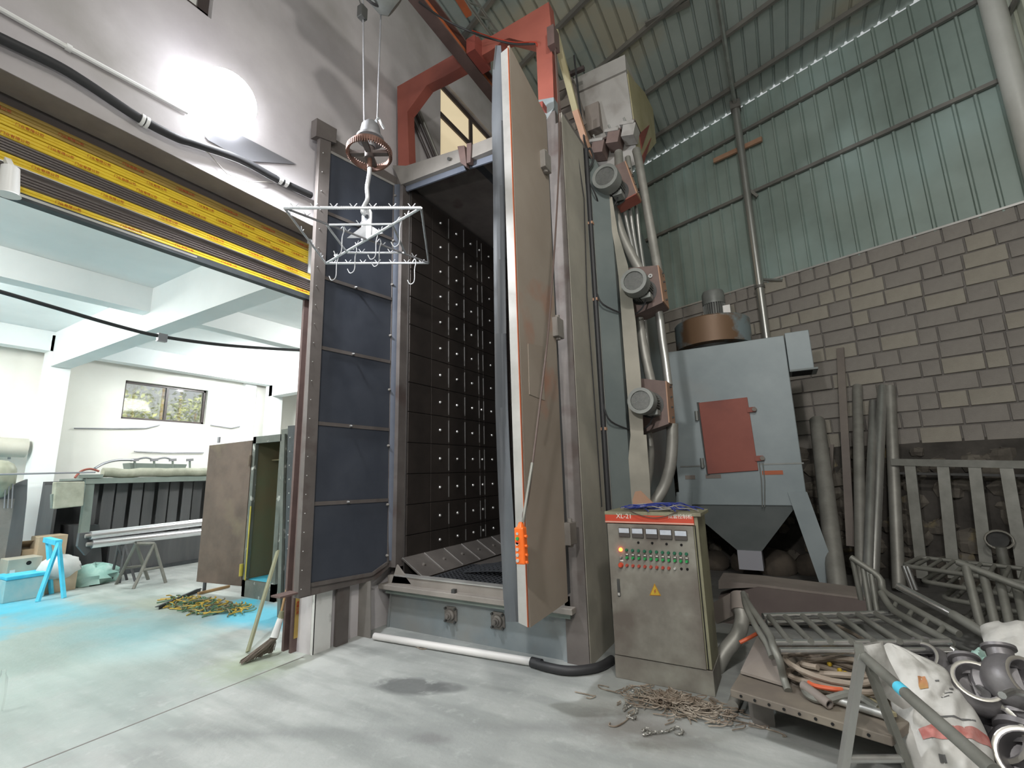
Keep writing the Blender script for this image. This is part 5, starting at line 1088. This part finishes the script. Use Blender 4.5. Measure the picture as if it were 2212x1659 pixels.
# ---- castings
def casting(c, r_, ax_, lab, neck=1.0):
    c = Vector(c); ax_ = Vector(ax_).normalized(); t = thing('pipe_casting', lab, 'casting', c, 'grey pipe fitting castings')
    MB().lathe([(r_ * .55, -r_ * 1.0), (r_ * .9, -r_ * .95), (r_ * .92, -r_ * .75), (r_ * .75, -r_ * .6), (r_ * 1.05, -r_ * .1), (r_ * 1.08, r_ * .25), (r_ * .95, r_ * .55), (r_ * .86, r_ * .7), (r_ * .86, r_ * .85), (r_ * .70, r_ * .86), (r_ * .66, r_ * .5), (r_ * .55, r_ * .1), (0, 0)], c, ax_, 28).build('body', M['cast'], t)
    MB().lathe([(r_ * .70, r_ * .85), (r_ * .80, r_ * .875), (r_ * .86, r_ * .86)], c, ax_, 28).build('machined_rim', M['castr'], t)
    s = ax_.cross(Vector((1, 0, 0))).normalized(); s = s if s.y > 0 else -s; MB().lathe([(r_ * .45, r_ * .5), (r_ * .45, r_ * 1.25), (r_ * .6, r_ * 1.3), (r_ * .6, r_ * 1.42), (r_ * .38, r_ * 1.42), (r_ * .36, r_ * 1.1), (0, r_ * 1.1)], c, s, 20).build('side_branch', M['cast'], t)
    MB().bar(c + ax_ * r_ * .3 - s * r_ * .6, c + ax_ * r_ * .3 + s * r_ * .6, r_ * .25, r_ * .12).build('inner_web', M['cast'], t)
casting(OZ(2108, 1492, .36), .125, (.0, -.7, .75), 'round casting with a bright rimmed mouth beside the printed bag')
casting(OZ(2010, 1440, .38), .11, (-.5, -.5, .7), 'smaller casting half hidden between the tube frame and the bag')
casting(OZ(2185, 1475, .44), .125, (.5, -.7, .5), 'casting behind the rimmed one, below the far white bag')
casting(OZ(2190, 1590, .18), .16, (-.6, -.6, .3), 'large casting with dark slotted mouth nearest the picture corner')
casting(OZ(2215, 1540, .30), .13, (.3, .6, .6), 'casting cut by the picture edge above the slotted one')
casting(OZ(2240, 1655, .12), .16, (-.3, -.8, .5), 'casting lowest at the picture corner')
casting(OZ(2060, 1450, .10), .10, (.1, -.6, .8), 'small casting under the end leg of the tube frame')
tag(MB().tube(arc([OZ(2165, 1502, .52), OZ(2190, 1494, .5), OZ(2230, 1505, .48)], 5), .016, 8).build('bent_rod', M['chrome'], base=OZ(2190, 1494, .4)), 'bent bright rod lying over the castings at the picture edge', 'rod')
# ---- bags
def cloth(L_, R_, nu, nv, amp, seed, bulge, thick, off=0., u0=0., u1=1., v0=0., v1=1.):
    q = random.Random(seed); Lc, Rc = arc(L_, 8), arc(R_, 8)
    def at(C_, v): f = v * (len(C_) - 1); i = min(int(f), len(C_) - 2); return C_[i].lerp(C_[i + 1], f - i)
    ph = [(q.uniform(2, 16), q.uniform(2, 16), q.uniform(0, 6), q.uniform(.3, 1)) for _ in range(9)]
    def P(u, v, s):
        a, b = at(Lc, v), at(Rc, v); p = a.lerp(b, u); nrm = (b - a).cross(at(Lc, min(v + .05, 1)) - at(Lc, max(v - .05, 0))).normalized()
        if nrm.y > 0: nrm = -nrm
        env = (4 * u * (1 - u)) ** .6 * (4 * v * (1 - v) + .12) ** .35; d = bulge * env + amp * env * sum(k * abs(math.sin(a_ * u + b_ * v + c_)) for a_, b_, c_, k in ph) / 3
        return p + nrm * ((d + off) if s > 0 else -thick * env)
    g = [[P(u0 + (u1 - u0) * i / nu, v0 + (v1 - v0) * j / nv, 1) for i in range(nu + 1)] for j in range(nv + 1)]; bk = [[P(u0 + (u1 - u0) * i / nu, v0 + (v1 - v0) * j / nv, -1) for i in range(nu + 1)] for j in range(nv + 1)]
    vs = [p for r_ in g for p in r_]; k = len(vs); W = nu + 1
    fs = [(j * W + i, j * W + i + 1, (j + 1) * W + i + 1, (j + 1) * W + i) for j in range(nv) for i in range(nu)]
    if thick > 0:
        vs += [p for r_ in bk for p in r_]; fs += [tuple(k + x for x in f[::-1]) for f in fs]
    return MB().add(vs, fs, True)
bg = thing('woven_bag', 'large white woven bag with red printed band in front of the castings', 'bag', OZ(2050, 1640, 0), 'white woven bags')
BL = [OY(1900, 1400, 3.72), OY(1912, 1450, 3.62), OY(1925, 1520, 3.5), OY(1940, 1580, 3.38), OY(1965, 1640, 3.28), OY(1985, 1720, 3.2)]
BR = [OY(1918, 1398, 3.75), OY(2052, 1462, 3.75), OY(2088, 1515, 3.65), OY(2130, 1580, 3.5), OY(2150, 1650, 3.35), OY(2160, 1735, 3.25)]
cloth(BL, BR, 30, 40, .05, 3, .05, .16).build('sack', M['bagw'], bg)
cloth(BL, BR, 30, 8, .05, 3, .05, 0, .004, .18, .98, .66, .735).build('red_band', M['bagr'], bg)
cloth(BL, BR, 6, 6, .05, 3, .05, 0, .004, .30, .40, .27, .37).build('orange_print', M['bago'], bg)
for (u, v, du, dv) in ((.5, .30, .05, .012), (.62, .40, .10, .01), (.56, .44, .09, .01), (.35, .60, .5, .012), (.3, .80, .08, .035), (.4, .88, .3, .012), (.7, .35, .06, .02), (.25, .5, .06, .04)):
    cloth(BL, BR, 6, 3, .05, 3, .05, 0, .004, u, u + du, v, v + dv).build('grey_print', M['bagk'], bg)
cloth([OY(1858, 1394, 3.18), OY(1868, 1436, 3.2), OY(1895, 1490, 3.28), OY(1950, 1532, 3.34)], [OY(1906, 1384, 3.24), OY(1918, 1420, 3.26), OY(1944, 1470, 3.34), OY(1975, 1522, 3.4)], 8, 14, .015, 8, .01, .01).build('loose_flap', M['bagw'], bg)
b2 = thing('woven_bag', 'white woven bag slumped behind the castings at the picture edge', 'bag', OZ(2180, 1440, .3), 'white woven bags')
cloth([OY(2118, 1352, 4.3), OY(2126, 1390, 4.15), OY(2150, 1430, 4.05), OY(2175, 1490, 3.95)], [OY(2175, 1360, 4.4), OY(2330, 1390, 4.3), OY(2340, 1450, 4.1), OY(2330, 1500, 4.0)], 24, 18, .05, 12, .05, .15).build('sack', M['bagw'], b2)
MB().tube(arc([OY(2145, 1420, 3.98), OY(2180, 1426, 3.98), OY(2205, 1432, 4.0)], 4), .004, 5).build('red_string', M['bagr'], b2)
t = thing('plastic_scrap', 'pointed scrap of pale greenish plastic between bag and castings', 'scrap', OZ(2105, 1440, .45)); cloth([OY(2090, 1425, 3.95), OY(2092, 1438, 3.92)], [OY(2124, 1398, 4.0), OY(2140, 1440, 3.95)], 8, 6, .03, 5, .01, .01).build('sheet', M['bagg'], t)
# ---- saw horse in the foreground
sh1 = thing('saw_horse', 'grey tubular saw horse with blue paint specks in the foreground corner', 'saw horse', OZ(1890, 1700, 0))
ap = OZ(1866, 1418, .63); ep = OZ(2150, 1668, .60)
MB().tube([ap + (ap - ep).normalized() * .03, ep], .024, 14).build('top_bar', M['tubef'], sh1)
f1, f2 = OZ(1812, 1720, 0), OZ(1985, 1720, 0)
MB().bar(ap + Vector((-.01, 0, .01)), f1, .036, .036).build('leg', M['galv'], sh1); MB().bar(ap + Vector((.01, 0, -.02)), f2, .034, .034).build('leg', M['tubef'], sh1)
e1, e2 = f1 + (ep - ap) * 1.0, f2 + (ep - ap) * 1.0; e1.z = e2.z = 0
MB().bar(ep, e1, .034, .034).build('leg', M['tubef'], sh1); MB().bar(ep, e2, .034, .034).build('leg', M['tubef'], sh1)
u = .74; MB().tube([ap.lerp(f1, u), ap.lerp(f2, u)], .018, 12).build('crossbar', M['galv'], sh1)
s_ = (ep - ap); MB().cyl(ap + s_ * .36, ap + s_ * .42, .0246, n=14).build('blue_paint', M['cyan'], sh1)
MB().frame(ap + Vector((-.015, 0, .02)), (.02, .02, .04), Matrix.Identity(3)).build('welded_stub', M['tubef'], sh1)
# ---- wire hooks, chains on the floor
q = random.Random(21); mb = MB(); cc = OZ(1462, 1530)
for k in range(300):
    a = q.uniform(0, 6.28); rr = abs(q.gauss(0, .45)); x = cc.x + math.cos(a) * rr * .52; y = cc.y + math.sin(a) * rr * .20; z = .008 + max(0, .075 * (1 - rr)) * q.random()
    if y > 3.80 and x < -.6: y = 3.78
    t_ = q.uniform(0, 3.14); L0 = q.uniform(.06, .16); d = Vector((math.cos(t_), math.sin(t_) * .6, q.uniform(-.1, .1))); n_ = Vector((-d.y, d.x, 0)) * q.choice((-1, 1)); c = Vector((x, y, z)); hr = q.uniform(.015, .04)
    pts = [c - d * L0 / 2, c, c + d * L0 / 2, c + d * (L0 / 2 + hr) + n_ * hr * .6 + Vector((0, 0, .01)), c + d * (L0 / 2) + n_ * hr * 1.5, c + d * (L0 / 2 - hr) + n_ * hr * 1.5]
    for p in pts: p.z = max(.005, p.z)
    mb.tube(arc(pts, 3), .0038, 5)
tag(mb.build('wire_hook_heap', M['rust'], base=cc), 'tangled heap of rusty wire hooks at the foot of the cabinet', 'wire hooks', None, 'stuff')
def fhook(pts, lab, m='rust'):
    P = [OZ(x, y, .006) for x, y in pts]; tag(MB().tube(arc(P, 4), .0045, 6).build('wire_hook', M[m], base=P[0]), lab, 'hook', 'single wire hooks on the floor')
fhook(((1358, 1551), (1345, 1562), (1330, 1569), (1316, 1567), (1318, 1561)), 'single dark wire hook lying left of the rusty heap')
fhook(((1618, 1560), (1650, 1572), (1685, 1583), (1698, 1590), (1690, 1590)), 'single thin wire hook on the floor in front of the steel plate')
fhook(((882, 1393), (895, 1395), (910, 1402), (922, 1401)), 'small bent wire on the floor below the white pipe')
fhook(((1334, 1497), (1345, 1496), (1362, 1484), (1400, 1480)), 'wire hook reaching from the heap towards the cabinet corner')
def chain(pts, lab, m):
    P = arc([OZ(x, y, .010) for x, y in pts], 12); t = thing('chain', lab, 'chain', P[0]); acc = 0; last = P[0]; k = 0; mb = None
    for a in P[1:]:
        if (a - last).length < .019: continue
        d = (a - last).normalized(); s = d.cross(Vector((0, 0, 1))).normalized() * .009 if k % 2 == 0 else Vector((0, 0, .006)); c = (a + last) / 2 + Vector((0, 0, .004 if k % 2 == 0 else .0))
        MB().tube([c + d * .016 * math.cos(w_) + s * math.sin(w_) for w_ in [i * math.pi / 5 for i in range(10)]], .003, 5, closed=True).build('link', m, t); last = a; k += 1
chain([(1366, 1492), (1378, 1490), (1386, 1498), (1372, 1500), (1362, 1510), (1352, 1522), (1348, 1535), (1356, 1528), (1370, 1525), (1376, 1538), (1355, 1547), (1368, 1553), (1376, 1546)], 'steel chain snaking down left of the rusty hook heap', M['hookm'])
chain([(1388, 1580), (1396, 1573), (1404, 1580), (1390, 1588), (1412, 1583), (1430, 1582), (1448, 1578), (1462, 1571), (1476, 1582), (1464, 1586), (1455, 1580)], 'steel chain lying in front of the rusty hook heap', M['hookm'])
# ================================================================ LEFT ROOM
XB = -10.35
bt = thing('spray_booth', 'long grey green spray booth with dark strip curtain and cloth roll on top', 'booth', (-11, 4.4, 0))
B((-11.6, 3.10, 0), (-11.5, 6.6, 1.66)).build('back_panel', M['boothd'], bt)
B((-11.5, 3.10, .0), (-10.9, 3.14, 1.60)).build('end_panel', M['boothd'], bt)
prx([(188, 1032), (206, 1032), (192, 1160), (172, 1160)], XB - .02, (-.1, 0, 0)).build('front_post', M['booth'], bt)
p0 = OX(187, 1028, XB); p1 = OX(445, 1026, XB)
B((XB - .12, p0.y, 1.60), (XB, 6.6, 1.69)).build('top_beam', M['booth'], bt)
B((-11.55, 3.3, 1.66), (XB - .1, 6.6, 1.70)).build('roof_panel', M['booth'], bt)
B((XB - .14, p0.y - .1, 1.70), (XB + .02, p0.y + .22, 1.76)).build('clamp_bracket', M['booth'], bt)
q = random.Random(2)
pts = [Vector((XB - .12, 3.55 + i * .14, 1.78 + q.uniform(-.012, .012))) for i in range(22)]
MB().tube(pts, .085, 12).build('cloth_roll', M['cloth'], bt)
for i in range(14):
    y = 3.42 + i * .215; B((XB - .30 + (i % 2) * .05, y, .70 - (i % 3) * .05), (XB - .285 + (i % 2) * .05, y + .17, 1.60)).build('curtain_strip', M['boothd'], bt)
B((XB - .2, 3.8, 0), (XB - .12, 6.6, .62)).build('lower_panel', M['boothd'], bt)
B((XB - .12, 3.8, .0), (XB - .06, 6.6, .06)).build('floor_sill', M['angle'], bt)
MB().prism([(XB - .4, 3.45, 0), (XB - .1, 3.75, 0), (XB - .1, 3.6, .9), (XB - .4, 3.35, .9)], (-.6, 0, 0)).build('corner_panel', M['boothd'], bt)
eb_ = prx([(120, 1041), (184, 1040), (180, 1093), (115, 1100)], XB + .12, (-.14, 0, 0)).build('electrical_box', M['cloth'], bt, bevel=.015)
prx([(112, 1068), (119, 1066), (116, 1099), (112, 1098)], XB + .08, (-.08, 0, 0)).build('box_hinge', M['booth'], bt)
MB().tube(arc([OX(162, 1032, XB + .05), OX(175, 1018, XB), OX(195, 1013, XB), OX(214, 1018, XB)], 5), .018, 7).build('red_hose', M['redpaint'], bt)
gb_ = prx([(280, 1000), (404, 1003), (400, 1013), (282, 1012)], XB - .5, (-.3, 0, 0)).build('gun_tray', M['booth'], bt)
MB().tube(arc([OX(205, 1012, XB - .2), OX(225, 1001, XB - .3), OX(255, 994, XB - .4), OX(290, 994, XB - .5)], 5), .022, 8).build('air_hose', M['lampb'], bt)
for i, x in enumerate((291, 333, 373, 410)):
    a = OX(x, 1012, XB - .5); b = OX(x, 994, XB - .5); MB().tube([a, b], .02, 8).build('nozzle_pipe', M['booth'], bt); MB().bar(b - Vector((0, .06, 0)), b + Vector((0, .06, .01)), .05).build('nozzle', M['lampb'], bt)
    if i < 2: MB().tube(arc([b, b + Vector((0, .18, .05)), OX((333, 373)[i], 994, XB - .5)], 5), .018, 7).build('air_hose', M['lampb'], bt)
tag(MB().tube([OX(-60, 1026, -10.0), OX(206, 1020, -10.0)], .014, 6).build('taut_wire', M['lampb'], base=OX(100, 1023, -10.0)), 'taut grey line running from the tank to the booth corner', 'line')
# silver rollers on a trestle
for i, (a, b, lab) in enumerate((((195, 1157), (445, 1127), 'upper of two long silver rollers in front of the booth'), ((198, 1175), (445, 1147), 'lower of two long silver rollers in front of the booth'))):
    p, q_ = OX(*a, -9.05), OX(*b, -9.05); t = thing('silver_roller', lab, 'roller', p, 'silver rollers')
    MB().cyl(p, q_, .062, n=20).build('tube', M['steelrod'], t); MB().cyl(p - (q_ - p).normalized() * .06, p, .03, n=10).build('journal', M['mframel'], t)
MB_ = MB().prism([OX(x, y, -9.1) for x, y in ((172, 1152), (195, 1150), (200, 1185), (185, 1200), (168, 1180))], (-.08, 0, 0)); tag(MB_.build('roller_bracket', M['boothd'], base=OX(185, 1170, -9.1)), 'dark bracket holding the left ends of the silver rollers', 'bracket')
def trestle(L1, L2, A1, A2, r_, m, lab, Xp, rung=True):
    """Two A-shaped ends given by their feet pixels on the floor and apex pixels on the plane x=Xp."""
    t = thing('saw_horse', lab, 'saw horse', OZ(*L1[0])); a1, a2 = OX(*A1, Xp), OX(*A2, Xp)
    MB().tube([a1, a2], r_, 8).build('top_bar', m, t)
    for A, (f, g) in ((a1, L1), (a2, L2)):
        F, G = OZ(*f), OZ(*g); MB().tube([A, F], r_, 8).build('leg', m, t); MB().tube([A, G], r_, 8).build('leg', m, t)
        if rung: MB().tube([A.lerp(F, .6), A.lerp(G, .6)], r_ * .8, 6).build('crossbar', m, t)
    return t
trestle(((251, 1262), (320, 1252)), ((288, 1272), (358, 1259)), (294, 1174), (333, 1174), .025, M['tubef'], 'dull grey saw horse standing under the silver rollers', -9.0)
trestle(((240, 1256), (274, 1253)), ((258, 1260), (292, 1256)), (256, 1176), (270, 1177), .02, M['boothd'], 'dark saw horse further back under the silver rollers', -9.75, False)
# cyan saw horse
ch_ = thing('saw_horse', 'saw horse thickly covered in cyan powder beside the cardboard boxes', 'saw horse', OZ(130, 1285))
A = OX(127, 1172, -9.4); MB().bar(A + Vector((0, 0, .0)), A + Vector((-.5, .0, .02)), .08, .07).build('top_bar', M['cyan'], ch_)
for f in ((81, 1300), (138, 1292)): MB().bar(A, OZ(*f), .042, .04).build('leg', M['cyan'], ch_)
for f in ((111, 1283), (124, 1268)): MB().bar(A + Vector((-.45, 0, .02)), OZ(*f), .04, .04).build('leg', M['cyan'], ch_)
# boxes
def carton(x0, x1, yt, yb, X_, d, m, lab, hole=True, flap=False, name='cardboard_box', cat='box'):
    a = OX(x0, yt, X_); b = OX(x1, yt, X_); c = OX((x0 + x1) / 2, yb, X_); z0 = max(c.z, 0.0)
    t = thing(name, lab, cat, (X_, a.y, z0)); B((X_ - d, a.y, z0), (X_, b.y, a.z)).build('carton', m, t, bevel=.008)
    if hole:
        cy_, cz_ = a.y + (b.y - a.y) * .6, a.z - (a.z - z0) * .2; MB().lathe([(0, 0), (.03, 0)], (X_ + .002, cy_, cz_), (1, 0, 0), 12).build('hand_hole', M['hole'], t)
        for o in t.children: pass
    if flap:
        MB().prism([(X_ - d, a.y, a.z), (X_ - d * .2, a.y - .02, a.z + .12), (X_ - d * .2, b.y, a.z + .12), (X_ - d, b.y, a.z)], (0, 0, .008)).build('open_flap', m, t)
    return t
carton(18, 92, 1210, 1262, -9.95, .4, M['cardg'], 'dusty grey cardboard box with a small white label, above the plastic crate')
a = OX(21, 1232, -9.945); b = OX(30, 1246, -9.945); tag(B((-9.945, a.y, b.z), (-9.940, b.y, a.z)).build('box_label', M['sack'], C.objects['cardboard_box']), None, None)
carton(85, 147, 1160, 1215, -10.2, .35, M['cardb'], 'brown cardboard box highest behind the cyan saw horse')
carton(100, 169, 1230, 1284, -9.75, .4, M['cardb'], 'brown cardboard box on the floor behind the cyan saw horse legs')
carton(48, 84, 1188, 1215, -10.35, .3, M['cardb'], 'small brown open box behind the grey one', hole=False, flap=True)
t = carton(12, 100, 1255, 1297, -9.6, .45, M['bluebox'], 'cyan dusted plastic crate at the foot of the boxes', hole=False, name='plastic_crate', cat='crate')
a, b = OX(12, 1250, -9.6), OX(100, 1246, -9.6); B((-10.05, a.y, a.z - .03), (-9.58, b.y, a.z + .02)).build('rim', M['cyan'], t, bevel=.01)
def lump(c, sz, m, lab, name, cat, seed, n=16, k=10, amp=.18):
    q = random.Random(seed); ph = [(q.uniform(1, 5), q.uniform(1, 6), q.uniform(0, 6)) for _ in range(6)]; mb = MB(); vs = []
    for j in range(k + 1):
        phi = math.pi * j / k
        for i in range(n):
            t_ = 2 * math.pi * i / n; rr = 1 + amp * sum(abs(math.sin(a * t_ + b * phi + c_)) - .6 for a, b, c_ in ph) / 2
            p = Vector((math.cos(t_) * math.sin(phi) * sz[0], math.sin(t_) * math.sin(phi) * sz[1], math.cos(phi) * sz[2])) * rr; v = Vector(c) + p; v.z = max(v.z, .003); vs.append(v)
    mb.add(vs, [(j * n + i, (j + 1) * n + i, (j + 1) * n + (i + 1) % n, j * n + (i + 1) % n) for j in range(k) for i in range(n)], True)
    return tag(mb.build(name, m, base=(c[0], c[1], 0)), lab, cat)
c = OZ(205, 1262); lump((c.x - .1, c.y, .09), (.22, .34, .2), M['bagg'], 'crumpled pale green plastic bag on the floor right of the boxes', 'plastic_bag', 'bag', 4, 20, 12, .35)
c = OX(128, 1225, -9.8); lump(c, (.16, .24, .17), M['sack'], 'plump white sack between the stacked boxes', 'white_sack', 'sack', 6)
c = OZ(0, 1280); lump((c.x - .1, c.y - .12, .2), (.25, .3, .36), M['tarp'], 'dark blue tarpaulin heap cut by the picture edge', 'blue_tarpaulin', 'tarpaulin', 7)
c = OZ(4, 1285); lump((c.x + .1, c.y - .1, .06), (.12, .16, .08), M['redpaint'], 'red bundle under the blue tarpaulin at the picture edge', 'red_bundle', 'bundle', 9)
# tank and duct at the far left, hoist stand
tk = thing('pressure_tank', 'olive rounded tank cut by the picture edge above its grey stand', 'tank', OX(-5, 1060, -10.4) - Vector((0, 0, 1.3)))
cc = OX(-4, 1028, -10.4); MB().lathe([(0, .24), (.08, .225), (.15, .18), (.19, .1), (.2, 0), (.2, -.12), (.14, -.3), (.07, -.36), (0, -.36)], cc, (0, 0, 1), 26).build('vessel', M['green'], tk)
B((cc.x - .2, cc.y - .5, 0), (cc.x + .1, cc.y + .2, cc.z - .35)).build('stand', M['mframel'], tk)
MB().prism([OX(0, 1060, -10.3), OX(60, 1035, -10.3), OX(58, 1080, -10.3), OX(46, 1190, -10.3), OX(36, 1240, -10.3), OX(0, 1260, -10.3)], (-.1, 0, 0)).build('side_frame', M['boothd'], tk)
for x in (12, 20, 28): MB().tube([OX(x, 1045, -10.25), OX(x - 3, 1098, -10.25)], .008, 5).build('hanging_wire', M['lampb'], tk)
du = thing('round_duct', 'cream round duct ending beside the white column', 'duct', OX(20, 966, -11.5)); MB().cyl(OX(-80, 962, -11.95), OX(56, 968, -11.95), .17, n=24).build('duct', M['ceram'], du)
MB().bar(OX(20, 975, -11.95), OX(20, 990, -12.25), .04).build('duct_bracket', M['lampb'], du)
# rusty old cabinet with its door swung open
oc = thing('rusty_cabinet', 'old peeling steel cabinet with rusty door swung open, powder stained inside', 'cabinet', (-6.4, 4.3, 0))
Y0 = 4.04; tl = OY(536, 945, Y0); tr = OY(613, 935, Y0); zt = tl.z
xl, xr = -6.80, tr.x + .02
B((xl, Y0, .0), (xl + .07, Y0 + .05, zt)).box((xr - .09, Y0, 0), (xr, Y0 + .05, zt)).box((xl, Y0, zt - .10), (xr, Y0 + .05, zt)).build('front_frame', M['oldp'], oc)
B((xl, Y0, 0), (xr, Y0 + .04, .22)).build('kick_panel', M['oldp'], oc)
B((xl, Y0 + .05, .0), (xl + .02, Y0 + .7, zt)).box((xr - .02, Y0 + .05, 0), (xr, Y0 + .7, zt)).box((xl, Y0 + .68, 0), (xr, Y0 + .7, zt)).box((xl, Y0 + .05, zt - .02), (xr, Y0 + .7, zt)).build('carcass', M['khaki'], oc)
B((xl + .02, Y0 + .04, .20), (xr - .02, Y0 + .68, .22)).build('floor_panel', M['cyan'], oc)
B((xl + .02, Y0 + .3, zt - .35), (xr - .02, Y0 + .68, zt - .33)).build('shelf', M['khaki'], oc)
B((xl + .062, Y0 - .008, .22), (xl + .085, Y0, zt * .55)).build('powder_edge', M['yelp'], oc)
P = [OY(x, y, v) for x, y, v in ((528, 963, 4.0), (505, 1266, 4.0))]
dx = xl - .02; a, b = Vector((dx, Y0 - .02, .13)), Vector((dx, Y0 - .02, zt - .06))
far_t = OX(443, 971, -7.85); e = Vector((-7.66, far_t.y + .02, 0))
fdir = (OZ(424, 1258, .12) - Vector((dx, Y0, .12))); fdir.z = 0; L0 = fdir.length; fdir.normalize(); nrm = Vector((fdir.y, -fdir.x, 0))
dd = MB().prism([Vector((dx, Y0, .13)), Vector((dx, Y0, .13)) + fdir * L0, Vector((dx, Y0, zt - .08)) + fdir * L0, Vector((dx, Y0, zt - .05))], nrm * .03).build('door', M['rustp'], oc)
for (s0, s1) in ((0, .05), (.88, .93)): MB().bar(Vector((dx, Y0, .16)) + fdir * L0 * s1 + nrm * .04, Vector((dx, Y0, zt - .1)) + fdir * L0 * s1 + nrm * .04, .03, .02).build('door_rib', M['rustp'], dd)
MB().bar(Vector((dx, Y0, zt - .05)) + fdir * L0 * .78, Vector((dx, Y0, zt + .04)) + fdir * L0 * .78, .05, .02).build('door_latch', M['lampb'], dd); MB().bar(Vector((dx, Y0, .13)) + fdir * L0 * .8, Vector((dx, Y0, .01)) + fdir * L0 * .8, .06, .02).build('door_leg', M['angle'], dd)
for z in (zt - .35, .35): MB().cyl((dx + .005, Y0 - .02, z - .08), (dx + .005, Y0 - .02, z + .08), .025, n=10).build('hinge', M['yelp'] if z < 1 else M['rustp'], oc)
# second, thick frame panel standing in front of the cabinet's right side
tf = thing('steel_frame_panel', 'tall dark peeling frame standing between the rusty cabinet and the door leaf', 'frame', (-5.3, 3.9, 0))
pry([(608, 928), (640, 922), (633, 1330), (600, 1347)], 3.70, (0, .05, 0)).build('panel', M['oldp'], tf)
pry([(622, 920), (646, 918), (640, 1352), (612, 1352)], 3.62, (0, .06, 0)).build('rear_panel', M['angle'], tf)
MB().bar(OY(614, 938, 3.67), OY(604, 1340, 3.67), .06, .03, up=(0, 1, 0)).build('flaked_stile', M['oldp'], tf)
for k in range(12): c = OY(627 - k * .6, 945 + k * 30, 3.60); MB().cyl(c, c - Vector((0, .006, 0)), .008, n=6).build('rivet', M['bright'], tf)
# plank, broom, angle iron, wire pile
tag(MB().bar(OZ(535, 1408, .02), OX(600, 1190, -4.95), .05, .02, up=(0, 1, 0)).build('flat_bar', M['oliv'], base=OZ(535, 1408, .0)), 'olive flat bar leaning upright beside the broom', 'bar')
br = thing('straw_broom', 'worn straw broom with white wrapped neck leaning by the door leaf', 'broom', OZ(560, 1425))
h0, h1, h2 = OY(626, 1240, 3.05), OY(601, 1352, 2.92), OY(592, 1378, 2.88)
MB().tube([h0 + (h0 - h1) * .15, h1], .011, 8).build('handle', M['wood'], br); MB().cyl(OY(606, 1335, 2.94), h2, .026, .036, 12).build('wrapped_neck', M['sack'], br)
MB().cyl(OY(609, 1320, 2.95), OY(606, 1336, 2.94), .02, .028, 10).build('binding', M['oliv'], br)
mb = MB(); q = random.Random(5); e0, e1 = OZ(520, 1433, .012), OZ(588, 1408, .012)
for k in range(240):
    s = h2 + Vector((q.uniform(-.03, .03), q.uniform(-.02, .02), q.uniform(-.01, .01))); f = q.random(); t_ = e0.lerp(e1, f) + Vector((q.uniform(-.03, .03), q.uniform(-.03, .03), abs(q.gauss(0, .012)))); mid = s.lerp(t_, .5) + Vector((q.uniform(-.01, .01), q.uniform(-.01, .01), .0))
    mb.tube([s, mid, t_], .0035, 4)
tag(mb.build('bristles', M['bristle'], br), None, None, None, 'stuff')
ai = thing('angle_iron', 'long dark angle iron lying on the floor under the rusty door', 'angle iron', OZ(380, 1295)); a, b = OZ(341, 1311, .03), OZ(431, 1272, .03)
MB().bar(a, b, .07, .008).bar(a + Vector((.03, .0, -.015)), b + Vector((.03, 0, -.015)), .006, .06).build('angle', M['angle'], ai)
tag(MB().bar(OZ(428, 1282, .02), OZ(495, 1266, .02), .045, .03).build('wood_batten', M['wood'], base=OZ(428, 1282)), 'yellowish wooden batten lying under the rusty door', 'batten')
cc = OZ(440, 1312)
for (mt, n, lab) in (('yelh', 46, 'yellow bent wire hooks heaped under the rusty door'), ('grnh', 60, 'green and grey bent wire hooks mixed in the same heap'), ('khaki', 40, 'dull brown wire hooks mixed in the heap under the rusty door')):
    mb = MB()
    for k in range(n):
        a = q.uniform(0, 6.28); rr = q.random() ** .6; x = cc.x + math.cos(a) * rr * .95; y = cc.y + math.sin(a) * rr * .24; z = .012 + .08 * (1 - rr) * q.random(); t_ = q.uniform(0, 3.14); L_0 = q.uniform(.1, .26); d = Vector((math.cos(t_), math.sin(t_) * .7, q.uniform(-.1, .15))); n_ = Vector((-d.y, d.x, .2)); c = Vector((x, y, z))
        pts = [c - d * L_0 / 2, c, c + d * L_0 / 2, c + d * (L_0 / 2 + .03) + n_ * .03, c + d * L_0 / 2 + n_ * .07]
        for p in pts: p.z = max(.008, p.z)
        mb.tube(arc(pts, 3), .008, 5)
    tag(mb.build('wire_hook_heap', M[mt], base=cc), lab, 'wire hooks', None, 'stuff')
tag(MB().lathe([(.03, 0), (.034, .1), (.03, .22), (.016, .25), (.016, .28), (0, .28)], OZ(-6, 1540, 0) + Vector((-.005, 0, 0)), (0, 0, 1), 14).build('bottle', M['glass'], base=OZ(-6, 1540)), 'clear bottle cut by the lower picture edge on the floor', 'bottle')
